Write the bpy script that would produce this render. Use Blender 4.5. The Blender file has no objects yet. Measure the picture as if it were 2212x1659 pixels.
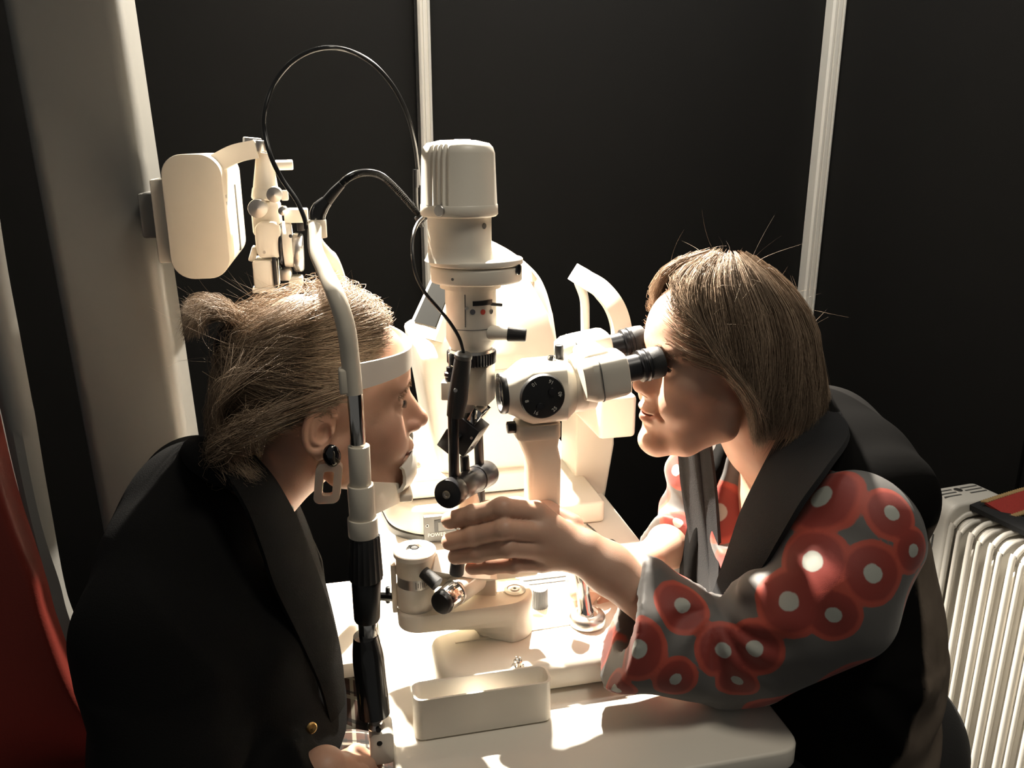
import bpy, bmesh, math, random
import numpy as np
from mathutils import Vector, Matrix

random.seed(7)
rng = np.random.default_rng(7)
SC = bpy.context.scene
COL = SC.collection
PI = math.pi

# ------------------------------------------------------------------ camera
FPX, PITCH, YAW = 1750.0, math.radians(16.3), math.radians(12.8)
CAM = np.array([-.170, -.884, 1.40])
_f = np.array([math.sin(YAW), math.cos(YAW), 0.])
CR = np.array([math.cos(YAW), -math.sin(YAW), 0.])
CF = _f * math.cos(PITCH) + np.array([0, 0, -math.sin(PITCH)])
CU = np.cross(CR, CF)
cd = bpy.data.cameras.new('camera')
cd.sensor_fit = 'HORIZONTAL'
cd.sensor_width = 36.0
cd.lens = 36.0 * FPX / 2212.0
cd.clip_start = .05
cam = bpy.data.objects.new('camera', cd)
COL.objects.link(cam)
cam.matrix_world = Matrix(((CR[0], CU[0], -CF[0], CAM[0]), (CR[1], CU[1], -CF[1], CAM[1]), (CR[2], CU[2], -CF[2], CAM[2]), (0, 0, 0, 1)))
SC.camera = cam

# ------------------------------------------------------------------ world, light, exposure
SC.view_settings.view_transform = 'Standard'
SC.view_settings.look = 'None'
SC.view_settings.gamma = 1.0
SC.view_settings.use_curve_mapping = False
SC.view_settings.exposure = 0.6
wd = bpy.data.worlds.new('world')
SC.world = wd
wd.use_nodes = True
bg = wd.node_tree.nodes['Background']
bg.inputs[0].default_value = (1.0, .97, .90, 1)
bg.inputs[1].default_value = .06

def spot(name, loc, aim, power, angle, size, col, blend=.4):
    l_ = bpy.data.lights.new(name, 'SPOT')
    l_.energy, l_.color, l_.spot_size, l_.spot_blend, l_.shadow_soft_size = power, col, math.radians(angle), blend, size
    o_ = bpy.data.objects.new(name, l_)
    COL.objects.link(o_)
    o_.location = loc
    o_.rotation_euler = (Vector(aim) - Vector(loc)).to_track_quat('-Z', 'Y').to_euler()


def area(name, loc, aim, power, sx, sy, col):
    l_ = bpy.data.lights.new(name, 'AREA')
    l_.shape = 'RECTANGLE'
    l_.size, l_.size_y, l_.energy, l_.color = sx, sy, power, col
    o_ = bpy.data.objects.new(name, l_)
    COL.objects.link(o_)
    o_.location = loc
    o_.rotation_euler = (Vector(aim) - Vector(loc)).to_track_quat('-Z', 'Y').to_euler()


# two examination spots above and behind the instruments, the booth light that washes the back wall,
# and the weak light of the hall in front of the open booth
spot('examination_spot', (-.29, .80, 2.16), (.30, .05, .85), 540, 47, .022, (1.0, .915, .79), .3)
spot('second_spot', (.42, 1.05, 2.3), (-.12, .10, .95), 310, 80, .025, (1.0, .915, .79))
area('booth_light', (.45, .95, 2.75), (.45, 1.55, 1.0), 13, 1.6, .2, (1.0, .95, .86))
area('hall_light', (.6, -.7, 3.0), (-.1, .1, 1.1), 9.5, .5, .5, (1.0, .92, .78))


def at(px, py, Y=None, Z=None, X=None):
    d = CF + CR * (px - 1106) / FPX - CU * (py - 829.5) / FPX
    if Y is not None:
        t = (Y - CAM[1]) / d[1]
    elif Z is not None:
        t = (Z - CAM[2]) / d[2]
    else:
        t = (X - CAM[0]) / d[0]
    return Vector(CAM + d * t)


# ------------------------------------------------------------------ materials
MATS = {}


def mat(name, col, rough=.5, metal=0., spec=.5, bump=0., bscale=200., var=0., vscale=8., coat=0., sss=0., sheen=0., trans=0.):
    if name in MATS:
        return MATS[name]
    m = bpy.data.materials.new(name)
    m.use_nodes = True
    nt = m.node_tree
    b = nt.nodes['Principled BSDF']
    b.inputs['Base Color'].default_value = (*col, 1)
    b.inputs['Roughness'].default_value = rough
    b.inputs['Metallic'].default_value = metal
    b.inputs['Specular IOR Level'].default_value = spec
    b.inputs['Coat Weight'].default_value = coat
    b.inputs['Sheen Weight'].default_value = sheen
    b.inputs['Transmission Weight'].default_value = trans
    if sss:
        b.inputs['Subsurface Weight'].default_value = sss
        b.inputs['Subsurface Radius'].default_value = (1., .35, .2)
        b.inputs['Subsurface Scale'].default_value = .006
    tc = nt.nodes.new('ShaderNodeTexCoord')
    if bump:
        n = nt.nodes.new('ShaderNodeTexNoise')
        n.inputs['Scale'].default_value = bscale
        n.inputs['Detail'].default_value = 4
        bp = nt.nodes.new('ShaderNodeBump')
        bp.inputs['Strength'].default_value = bump
        bp.inputs['Distance'].default_value = .002
        nt.links.new(tc.outputs['Object'], n.inputs['Vector'])
        nt.links.new(n.outputs['Fac'], bp.inputs['Height'])
        nt.links.new(bp.outputs['Normal'], b.inputs['Normal'])
    if var:
        n = nt.nodes.new('ShaderNodeTexNoise')
        n.inputs['Scale'].default_value = vscale
        n.inputs['Detail'].default_value = 3
        mx = nt.nodes.new('ShaderNodeMix')
        mx.data_type = 'RGBA'
        mx.inputs['A'].default_value = (*[c * (1 - var) for c in col], 1)
        mx.inputs['B'].default_value = (*[min(1, c * (1 + var)) for c in col], 1)
        nt.links.new(tc.outputs['Object'], n.inputs['Vector'])
        nt.links.new(n.outputs['Fac'], mx.inputs['Factor'])
        nt.links.new(mx.outputs['Result'], b.inputs['Base Color'])
    MATS[name] = m
    return m


WHITE = mat('instrument_white', (.77, .715, .615), .38, bump=.04, bscale=900)
CREAM = mat('cream_plastic', (.73, .66, .545), .42, bump=.04, bscale=900)
TOPW = mat('table_laminate', (.80, .745, .65), .45, bump=.03, bscale=400)
BLACK = mat('black_plastic', (.012, .012, .012), .35, spec=.5)
RUBBER = mat('black_rubber', (.014, .014, .014), .6, bump=.2, bscale=1500)
BLACKM = mat('black_anodised_metal', (.018, .018, .02), .32, metal=.3)
CHROME = mat('chrome', (.75, .73, .70), .14, metal=1.)
STEEL = mat('brushed_steel', (.62, .60, .57), .32, metal=1., bump=.05, bscale=600)
GREYK = mat('grey_knob', (.10, .11, .12), .5)
DGREY = mat('dark_grey_panel', (.10, .10, .095), .5)
GLASS = mat('dark_lens_glass', (.01, .01, .012), .03, spec=.8, coat=1.)
SCREEN = mat('grey_screen', (.022, .022, .021), .45, spec=.1)
REDDOT = mat('red_dot', (.55, .06, .04), .5)
GREYDOT = mat('grey_dot', (.10, .11, .13), .5)
INK = mat('pale_print', (.7, .68, .62), .6)


# ------------------------------------------------------------------ mesh helpers
def npmesh(name, v, f):
    """v (N,3) array, f (M,k) array -> mesh"""
    me = bpy.data.meshes.new(name)
    v = np.asarray(v, np.float32)
    f = np.asarray(f, np.int32)
    me.vertices.add(len(v))
    me.vertices.foreach_set('co', v.ravel())
    k = f.shape[1]
    me.loops.add(f.size)
    me.loops.foreach_set('vertex_index', f.ravel())
    me.polygons.add(len(f))
    me.polygons.foreach_set('loop_start', np.arange(0, f.size, k, dtype=np.int32))
    me.polygons.foreach_set('use_smooth', np.ones(len(f), bool))
    me.update(calc_edges=True)
    return me


def spline(pts, n=8):
    """Catmull-Rom through the points, n samples a span"""
    P = [Vector(p) for p in pts]
    if len(P) < 3:
        return [P[0].lerp(P[-1], i / n) for i in range(n + 1)]
    Q = [P[0] * 2 - P[1]] + P + [P[-1] * 2 - P[-2]]
    out = []
    for i in range(1, len(Q) - 2):
        a, b, c, d = Q[i - 1:i + 3]
        for j in range(n):
            t = j / n
            out.append(.5 * ((2 * b) + (c - a) * t + (2 * a - 5 * b + 4 * c - d) * t * t + (3 * b - a - 3 * c + d) * t ** 3))
    out.append(P[-1])
    return out


def frame(z):
    z = Vector(z).normalized()
    x = Vector((0, 0, 1)).cross(z)
    if x.length < 1e-4:
        x = Vector((1, 0, 0))
    x.normalize()
    return Matrix((x, z.cross(x), z)).transposed()


class MB:
    def __init__(s):
        s.v, s.f = [], []

    def add(s, v, f):
        o = len(s.v)
        s.v += [tuple(a) for a in v]
        s.f += [[i + o for i in q] for q in f]
        return s

    def bm(s, b):
        b.verts.index_update()
        return s.add([v.co.copy() for v in b.verts], [[v.index for v in f.verts] for f in b.faces])

    def box(s, c, size, bev=0., seg=2, rot=None):
        b = bmesh.new()
        bmesh.ops.create_cube(b, size=1)
        bmesh.ops.scale(b, vec=size, verts=b.verts)
        if bev:
            bmesh.ops.bevel(b, geom=b.edges[:], offset=min(bev, min(size) * .49), segments=seg, profile=.5, affect='EDGES')
        if rot is not None:
            bmesh.ops.transform(b, matrix=(rot.to_4x4() if len(rot) == 3 else rot), verts=b.verts)
        bmesh.ops.translate(b, vec=Vector(c), verts=b.verts)
        s.bm(b)
        b.free()
        return s

    def prism(s, poly, org, ux, uy, depth, bev=0., seg=2):
        """polygon in the plane (ux, uy) through org, pushed along ux x uy by depth"""
        org, ux, uy = Vector(org), Vector(ux).normalized(), Vector(uy).normalized()
        n = ux.cross(uy)
        b = bmesh.new()
        lo_ = [b.verts.new(org + ux * p[0] + uy * p[1]) for p in poly]
        hi_ = [b.verts.new(org + ux * p[0] + uy * p[1] + n * depth) for p in poly]
        k = len(poly)
        f1 = b.faces.new(lo_[::-1])
        f2 = b.faces.new(hi_)
        for i in range(k):
            b.faces.new((lo_[i], lo_[(i + 1) % k], hi_[(i + 1) % k], hi_[i]))
        bmesh.ops.recalc_face_normals(b, faces=b.faces[:])
        if bev:
            es = list(set(f1.edges[:] + f2.edges[:]))
            bmesh.ops.bevel(b, geom=es, offset=bev, segments=seg, profile=.5, affect='EDGES')
        s.bm(b)
        b.free()
        return s

    def lathe(s, prof, org, axis=(0, 0, 1), seg=32, flute=None):
        """prof [(radius, height)], closed at ends where radius is 0"""
        F = frame(axis)
        org = Vector(org)
        v, f = [], []
        for (r, h) in prof:
            for i in range(seg):
                a = 2 * PI * i / seg
                rr = r
                if flute:
                    rr = r * (1 - flute[1] * (.5 + .5 * math.cos(a * flute[0])))
                v.append(org + F @ Vector((rr * math.cos(a), rr * math.sin(a), h)))
        n = len(prof)
        for j in range(n - 1):
            for i in range(seg):
                k = (i + 1) % seg
                f.append((j * seg + i, j * seg + k, (j + 1) * seg + k, (j + 1) * seg + i))
        if prof[0][0] > 1e-6:
            f.append(tuple(range(seg))[::-1])
        if prof[-1][0] > 1e-6:
            f.append(tuple((n - 1) * seg + i for i in range(seg)))
        return s.add(v, f)

    def cyl(s, a, b, r, r2=None, bev=.001, seg=28, flute=None):
        a, b = Vector(a), Vector(b)
        L = (b - a).length
        r2 = r if r2 is None else r2
        bv = min(bev, r * .4, r2 * .4, L * .4)
        pr = [(0, 0), (r - bv, 0), (r - bv * .3, bv * .3), (r, bv), (r2, L - bv), (r2 - bv * .3, L - bv * .3), (r2 - bv, L), (0, L)]
        return s.lathe(pr, a, b - a, seg, flute)

    def tube(s, pts, r, seg=12, n=8, flat=1., cap=True):
        P = spline(pts, n) if n else [Vector(p) for p in pts]
        m = len(P)
        if not hasattr(r, '__len__'):
            R_ = [r] * m
        else:
            R_ = list(np.interp(np.linspace(0, 1, m), np.linspace(0, 1, len(r)), r))
        v, f = [], []
        x = None
        for i in range(m):
            t = (P[min(i + 1, m - 1)] - P[max(i - 1, 0)]).normalized()
            if x is None:
                x = frame(t).col[0]
            x = (x - t * x.dot(t)).normalized()
            y = t.cross(x)
            for j in range(seg):
                a = 2 * PI * j / seg
                v.append(P[i] + x * math.cos(a) * R_[i] * flat + y * math.sin(a) * R_[i])
        for i in range(m - 1):
            for j in range(seg):
                k = (j + 1) % seg
                f.append((i * seg + j, i * seg + k, (i + 1) * seg + k, (i + 1) * seg + j))
        if cap:
            f.append(tuple(range(seg))[::-1])
            f.append(tuple((m - 1) * seg + j for j in range(seg)))
        return s.add(v, f)

    def strip(s, rows, thick):
        """rows: lists of points (same count) -> a sheet with thickness"""
        m, k = len(rows), len(rows[0])
        R = [[Vector(p) for p in r] for r in rows]
        nr = []
        for i in range(m):
            for j in range(k):
                a = R[min(i + 1, m - 1)][j] - R[max(i - 1, 0)][j]
                b = R[i][min(j + 1, k - 1)] - R[i][max(j - 1, 0)]
                n_ = a.cross(b)
                nr.append(n_.normalized() if n_.length > 1e-12 else Vector((0, 0, 1)))
        v = [R[i][j] + nr[i * k + j] * thick * .5 for i in range(m) for j in range(k)]
        v += [R[i][j] - nr[i * k + j] * thick * .5 for i in range(m) for j in range(k)]
        o = m * k
        f = []
        for i in range(m - 1):
            for j in range(k - 1):
                a, b, c, d = i * k + j, i * k + j + 1, (i + 1) * k + j + 1, (i + 1) * k + j
                f.append((a, b, c, d))
                f.append((o + d, o + c, o + b, o + a))
        for i in range(m - 1):
            for j in (0, k - 1):
                a, d = i * k + j, (i + 1) * k + j
                f.append((a, d, o + d, o + a))
        for j in range(k - 1):
            for i in (0, m - 1):
                a, b = i * k + j, i * k + j + 1
                f.append((a, b, o + b, o + a))
        return s.add(v, f)

    def build(s, name, m, parent=None, sharp=38, recalc=True):
        me = bpy.data.meshes.new(name)
        me.from_pydata(s.v, [], s.f)
        if recalc:
            b = bmesh.new()
            b.from_mesh(me)
            bmesh.ops.recalc_face_normals(b, faces=b.faces[:])
            b.to_mesh(me)
            b.free()
        me.polygons.foreach_set('use_smooth', np.ones(len(me.polygons), bool))
        me.set_sharp_from_angle(angle=math.radians(sharp))
        return obj(name, me, m, parent)


def obj(name, me, m, parent=None):
    o = bpy.data.objects.new(name, me)
    if m is not None:
        me.materials.append(m)
    COL.objects.link(o)
    if parent is not None:
        o.parent = parent
        if parent.type == 'EMPTY':
            o.matrix_parent_inverse = Matrix.Translation(-parent.location)
    return o


def thing(name, label, cat, loc=(0, 0, 0), group=None):
    o = bpy.data.objects.new(name, None)
    o.empty_display_size = .05
    COL.objects.link(o)
    o.location = loc
    return tag(o, label, cat, group)


def tag(o, label, cat, group=None):
    o['label'] = label
    o['category'] = cat
    if group:
        o['group'] = group
    return o


def struct(o):
    o['kind'] = 'structure'
    return o


def lab(o, s_):
    o['label'] = s_
    return o


def text_mesh(txt, size, origin, ux, uy, m, parent, name='lettering', depth=.0004, align='CENTER'):
    cu = bpy.data.curves.new('t', 'FONT')
    cu.body = txt
    cu.size = size
    cu.align_x = align
    cu.align_y = 'CENTER'
    cu.extrude = depth
    cu.resolution_u = 3
    t = bpy.data.objects.new('t', cu)
    COL.objects.link(t)
    bpy.context.view_layer.update()
    me = bpy.data.meshes.new_from_object(t)
    bpy.data.objects.remove(t)
    bpy.data.curves.remove(cu)
    ux, uy = Vector(ux).normalized(), Vector(uy).normalized()
    n = ux.cross(uy)
    M4 = Matrix(((ux.x, uy.x, n.x, origin[0]), (ux.y, uy.y, n.y, origin[1]), (ux.z, uy.z, n.z, origin[2]), (0, 0, 0, 1)))
    me.transform(M4)
    me.materials.clear()
    return obj(name, me, m, parent)


def rotX(a): return Matrix.Rotation(a, 3, 'X')
def rotY(a): return Matrix.Rotation(a, 3, 'Y')
def rotZ(a): return Matrix.Rotation(a, 3, 'Z')


XV, YV, ZV = Vector((1, 0, 0)), Vector((0, 1, 0)), Vector((0, 0, 1))


def rrect(w, h, r, n=6):
    """rounded rectangle outline centred on 0"""
    out = []
    for cx, cy, a0 in ((w / 2 - r, h / 2 - r, 0), (-w / 2 + r, h / 2 - r, 90), (-w / 2 + r, -h / 2 + r, 180), (w / 2 - r, -h / 2 + r, 270)):
        for i in range(n + 1):
            a = math.radians(a0 + 90 * i / n)
            out.append((cx + r * math.cos(a), cy + r * math.sin(a)))
    return out
# ================================================================== room
WALLM = mat('dark_wall_panel', (.0145, .0144, .0140), .8, spec=.12, bump=.12, bscale=700, var=.05, vscale=3)
FLOORM = mat('dark_carpet', (.05, .05, .05), .95, bump=.6, bscale=900, var=.2, vscale=60)
ALU = mat('satin_aluminium', (.84, .82, .76), .45, metal=.0, bump=.03, bscale=500)
PAINTG = mat('grey_painted_column', (.17, .165, .15), .40, metal=.1, bump=.04, bscale=600)

struct(MB().box((-.3, 0, -.02), (5.6, 4.4, .04)).build('floor', FLOORM))
WY, WX = 1.55, 1.42


def wall(name, spans, place):
    first = None
    o = struct(MB().box(*place(sum((spans[0][0], spans[-1][1])) / 2, spans[-1][1] - spans[0][0], .012, .006, 1.45, 2.9)).build(name, WALLM))
    for a, b in spans:
        p = MB().box(*place((a + b) / 2, b - a - .02, .010, -.005, 1.45, 2.88), bev=.002).build('panel', WALLM, o)
    return o


wall('wall_back', [(-3.0, -1.10), (-1.10, .128), (.128, 1.40)], lambda c, w, t, off, z, h: ((c, WY + off + t / 2, z), (w, t, h)))
wall('wall_right', [(-1.9, -.4), (-.4, .6), (.6, 1.54)], lambda c, w, t, off, z, h: ((WX + off + t / 2, c, z), (t, w, h)))


def post(name, x, y, w, d):
    """system post: flat front with grooves, dark slot on its left"""
    sec = [(-w / 2, -d / 2 + .006), (-w / 2 + .006, -d / 2)]
    for c in (-w * .17, w * .2):
        sec += [(c - .003, -d / 2), (c - .002, -d / 2 + .005), (c + .002, -d / 2 + .005), (c + .003, -d / 2)]
    sec += [(w / 2 - .006, -d / 2), (w / 2, -d / 2 + .006), (w / 2, d / 2), (-w / 2, d / 2)]
    return struct(MB().prism(sec, (x, y, .0), XV, YV, 2.9).build(name, ALU))


t1 = post('trim_1', .128, WY - .024, .034, .036)
t2 = post('trim_2', 1.39, WY - .03, .046, .044)
t3 = post('trim_3', -1.10, WY - .024, .034, .036)
for x_ in (.128, -1.10):
    MB().box((x_ - .021, WY - .016, 1.45), (.008, .018, 2.9)).build('slot_edge', BLACK, t1 if x_ > 0 else t3)

# a small hall lamp above the back wall, its spill shows at the top of the wall
pl = bpy.data.lights.new('wall_top_lamp', 'POINT')
pl.energy = .5
pl.color = (1, .80, .55)
pl.shadow_soft_size = .03
po = bpy.data.objects.new('wall_top_lamp', pl)
COL.objects.link(po)
po.location = (-.22, 1.40, 1.99)

# ================================================================== table
TZ = .77


def round_poly(pts, rads, n=6):
    out = []
    k = len(pts)
    for i in range(k):
        p, a, b = Vector(pts[i]), Vector(pts[i - 1]), Vector(pts[(i + 1) % k])
        r = rads[i]
        da, db = (a - p).normalized(), (b - p).normalized()
        if r <= 0:
            out.append(tuple(p))
            continue
        s0, s1 = p + da * r, p + db * r
        for j in range(n + 1):
            t = j / n
            out.append(tuple(s0 * (1 - t) ** 2 + p * 2 * t * (1 - t) + s1 * t * t))
    return out


tb = thing('instrument_table', 'cream white instrument table with rounded corners under the slit lamp', 'table', (.09, .25, 0))
poly = round_poly([(-.134, -.236), (.306, -.236), (.316, .80), (-.134, .80)], [.012, .03, .03, .02])
MB().prism(poly, (0, 0, TZ - .027), XV, YV, .027, bev=.004, seg=3).build('tabletop', TOPW, tb)
b = MB().box((.12, .36, .40), (.14, .20, .70), bev=.02)
b.build('column', PAINTG, tb)
MB().box((.12, .36, .025), (.36, .62, .05), bev=.015).build('foot', PAINTG, tb)
MB().box((.12, .36, .735), (.20, .40, .016), bev=.004).build('bracket', PAINTG, tb)

sd = thing('side_shelf', 'white side shelf left of the instrument table, behind the black chin rest handle', 'shelf', (-.27, .16, 0))
MB().box((-.255, .135, TZ - .012), (.20, .21, .022), bev=.003, seg=2).build('shelf_board', TOPW, sd)
MB().box((-.165, .135, TZ - .0335), (.14, .05, .018), bev=.003).build('shelf_bracket', PAINTG, sd)

# ================================================================== refraction stand at the left
CFY = .36
st = thing('refraction_stand', 'broad grey metal column with rounded edges at the left, carrying the phoropter arm', 'column', (-.485, CFY + .06, 0))
cx0, cx1 = at(30, 0, Y=CFY).x, at(292, 0, Y=CFY).x
cl = MB().prism([(p[0] + (cx0 + cx1) / 2, p[1] + CFY + .06) for p in rrect(cx1 - cx0, .12, .022, 8)], (0, 0, .0), XV, YV, 2.35).build('column_tube', PAINTG, st)
cl.data.transform(Matrix(((1, 0, -.028, .026), (0, 1, 0, 0), (0, 0, 1, 0), (0, 0, 0, 1))))          # the column leans slightly
MB().box(((cx0 + cx1) / 2, CFY + .06, .03), (.3, .22, .06), bev=.02).build('column_foot', PAINTG, st)
BFY = .27
bx0, bx1 = at(358, 470, Y=BFY).x, at(488, 470, Y=BFY).x
bz0, bz1 = at(420, 603, Y=BFY).z, at(420, 333, Y=BFY).z
by1 = at(527, 470, X=bx1).y
hb = MB().prism([(p[0] + (bx0 + bx1) / 2, p[1] + (bz0 + bz1) / 2) for p in rrect(bx1 - bx0, bz1 - bz0, .028, 8)], (0, by1, 0), XV, ZV, by1 - BFY, bev=.0015).build('arm_housing', mat('housing_cream', (.60, .54, .44), .45, bump=.04, bscale=900), st)
MB().box((bx1 + .0004, (BFY + by1) / 2 + .02, (bz0 + bz1) / 2 - .012), (.003, .006, (bz1 - bz0) * .60)).build('slot', DGREY, hb)
for dz in (0, .009):
    MB().lathe([(0, 0), (.0022, 0), (.0022, .001), (0, .001)], (bx1, BFY + .022, bz1 - .055 - dz), XV, 10).build('screw', STEEL, hb)
MB().box((bx0 - .004, BFY + .045, (bz0 + bz1) / 2 - .006), (.03, .05, (bz1 - bz0) * .68), bev=.003).build('mount_plate', CREAM, st)
MB().box(((bx0 + cx1) / 2 + .01, (BFY + CFY) / 2 + .05, (bz0 + bz1) / 2), (.08, .10, .06), bev=.004).build('mount_arm', PAINTG, st)
AY = .33
a0, a1, a2 = at(470, 352, Y=AY), at(510, 332, Y=AY), at(556, 322, Y=AY)
MB().strip([[p + Vector((0, dy, dz)) for dy in (-.022, 0, .022)] for p, dz in zip(spline([a0, a1, a2], 6), [0] * 20)], .024).build('swing_arm', WHITE, st)

# ------------------------------------------------------------------ phoropter
PY_ = .33
ph = thing('phoropter', 'white phoropter head with brushed metal knobs hanging from the refraction stand arm', 'phoropter', at(600, 520, Y=PY_))


def A(px, py, dy=0.):
    return at(px, py, Y=PY_ + dy)


S_ = (A(601, 450) - A(600, 450)).length          # metres per pixel here
MB().cyl(A(545, 332), A(545, 297), 20 * S_, bev=.002).build('arm_knob', STEEL, ph)
MB().cyl(A(562, 328, -.012), A(562, 303, -.012), 17 * S_, bev=.002).build('clamp_ring', STEEL, ph)
MB().cyl(A(574, 408), A(570, 330), 27 * S_, 17 * S_, bev=.002).build('stem', WHITE, ph)
MB().cyl(A(572, 432), A(572, 405), 29 * S_, 27 * S_, bev=.003).build('stem_collar', WHITE, ph)
MB().cyl(A(595, 357), A(633, 356), 11 * S_, bev=.0015).build('rod', WHITE, ph)
MB().box(A(577, 470, .01), (62 * S_, .05, 76 * S_), bev=.006).build('bridge', WHITE, ph)


def conical(px, py, r, dy, name='knob'):
    c = A(px, py, dy)
    MB().lathe([(0, .012), (r * .97, .010), (r, .008), (r, -.02), (0, -.02)], c, (0, -1, 0), 32).build(name, STEEL, ph)


conical(557, 450, 20 * S_, -.038)
conical(593, 420, 16.5 * S_, -.040)
conical(611, 455, 9.5 * S_, -.040)
MB().box(A(615, 422, -.02), (16 * S_, .01, 22 * S_), bev=.002).build('tab', WHITE, ph)
MB().box(A(640, 465, .0), (52 * S_, .03, 30 * S_), bev=.002).build('vernier_arm', WHITE, ph)
MB().box(A(650, 488, .0), (16 * S_, .02, 20 * S_), bev=.001).build('rail_block', BLACKM, ph)
hs = rrect(56 * S_, 82 * S_, 20 * S_, 6)
hs = [(x, max(z, -38 * S_)) for x, z in hs]
hc = A(580, 520, -.03)
MB().prism([(x + hc.x, z + hc.z) for x, z in hs], (0, hc.y + .10, 0), XV, ZV, .10, bev=.004).build('lens_housing', WHITE, ph)
MB().lathe([(0, 0), (.0022, 0), (.0022, .0014), (0, .0014)], A(571, 545, -.0315), (0, -1, 0), 10).build('screw', STEEL, ph)
MB().cyl(A(604, 528), A(611, 528), 52 * S_, bev=.001).build('lens_disc_rim', BLACKM, ph)
MB().cyl(A(611, 528), A(633, 527), 52 * S_, bev=.003).build('lens_disc', WHITE, ph)
MB().cyl(A(633, 545), A(656, 545), 44 * S_, bev=.004).build('auxiliary_disc', STEEL, ph)
MB().cyl(A(628, 510, -.05), A(628, 510, -.056), 4 * S_).build('index_mark', BLACK, ph)
MB().box(A(576, 590, 0), (52 * S_, .06, 70 * S_), bev=.004).build('lower_housing', WHITE, ph)
MB().box(A(594, 590, -.031), (9 * S_, .003, 70 * S_), bev=.0005).build('scale_slot', BLACKM, ph)
MB().box(A(618, 592, -.01), (26 * S_, .03, 26 * S_), bev=.003).build('prism_block', STEEL, ph)
MB().box(A(640, 608, -.01), (32 * S_, .03, 26 * S_), bev=.003).build('lower_tab', WHITE, ph)
MB().box(A(548, 548, -.01), (14 * S_, .02, 34 * S_), bev=.002, rot=rotY(.35)).build('side_clip', WHITE, ph)
MB().box(A(573, 624, -.02), (54 * S_, .03, 10 * S_), bev=.002).build('foot_rail', WHITE, ph)

# ================================================================== red exam chair (left)
REDL = mat('red_leather', (.15, .019, .012), .5, bump=.15, bscale=350, var=.12, vscale=6)
SHELL = mat('grey_chair_shell', (.19, .185, .17), .6)
ch = thing('exam_chair', 'red upholstered exam chair with a pale grey shell edge, behind the patient', 'chair', (-.72, .08, 0))
CY = .22
e_out = [(-40, 250), (3, 542), (36, 723), (60, 855), (69, 900), (87, 1014), (105, 1120), (126, 1252), (150, 1330), (215, 1480), (330, 1640)]
e_in = [(-95, 250), (-58, 542), (-22, 723), (4, 840), (18, 900), (40, 1000), (68, 1105), (118, 1240), (142, 1330), (205, 1490), (318, 1650)]
E_o, E_i = spline([at(*p, Y=CY) for p in e_out], 5), spline([at(*p, Y=CY) for p in e_in], 5)
rows_s = []
for a_, b_ in zip(E_o, E_i):
    rows_s.append([a_.lerp(b_, u) + Vector((0, -.012 * math.sin(PI * u), 0)) for u in np.linspace(0, 1, 6)])
MB().strip(rows_s, .014).build('back_shell', SHELL, ch)
poly3 = [(p.x - .022, p.z) for p in E_i] + [(-.95, .55), (-.95, 1.05)]
MB().prism(poly3, (0, CY + .045, 0), XV, ZV, .06, bev=.012, seg=3).build('backrest', REDL, ch)
MB().box((-.44, .06, .49), (.62, .40, .11), bev=.04, seg=4).build('seat', REDL, ch)
MB().box((-.20, .31, .60), (.30, .07, .09), bev=.03, seg=4).build('armrest', REDL, ch)
MB().box((-.33, .29, .52), (.05, .05, .14), bev=.01).build('armrest_post', PAINTG, ch)
MB().cyl((-.55, .08, .04), (-.55, .08, .46), .05).build('pedestal', PAINTG, ch)
MB().cyl((-.55, .08, 0), (-.55, .08, .05), .20, bev=.01).build('base_disc', PAINTG, ch)

# ================================================================== oil radiator (right)
RADW = mat('radiator_enamel', (.66, .63, .57), .35, bump=.03, bscale=500)
RX, RY1 = 1.045, .40
RZT = at(2062, 1085, X=RX).z - .032
RR = rotZ(math.radians(6.0))
rad = thing('oil_radiator', 'white oil filled radiator with vertical fins standing at the right', 'radiator', (RX + .08, RY1 - .3, 0))
dirv = RR @ Vector((0, -1, 0))
nrm = RR @ Vector((-1, 0, 0))
RO = Vector((RX, RY1, 0))


def rp(l, w, z):
    """point on the radiator: l along its length from the control box, w across (away from us), z height"""
    return RO + dirv * l - nrm * w + ZV * z


RW = .17
cbx = MB()
sec = rrect(RW, RZT - .10 + .02, .035, 6)
cbx.prism([(p[0] + RW / 2, p[1] + (RZT + .10 + .02) / 2) for p in sec], rp(-.085, 0, 0), -nrm, ZV, -.082 if (-nrm).cross(ZV).dot(dirv) < 0 else .082, bev=.008, seg=3)
cb_ = cbx.build('control_box', RADW, rad)
for side in (0, 1):
    for k in range(3):
        p = rp(-.066 + k * .013, .045 + side * .07, RZT + .0205)
        MB().box(p, (.045, .0035, .001), rot=RR).build('vent_slot', DGREY, cb_)
for k in range(4):
    MB().box(rp(-.066 + k * .011, -.0006, RZT - .085), (.001, .0035, .055), rot=RR).build('vent_slot', DGREY, cb_)
MB().cyl(rp(-.06, .08, RZT + .019), rp(-.06, .08, RZT + .0215), .009, bev=.0005).build('screw_cap', STEEL, cb_)
fin_me = None
pitch = .0475
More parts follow.
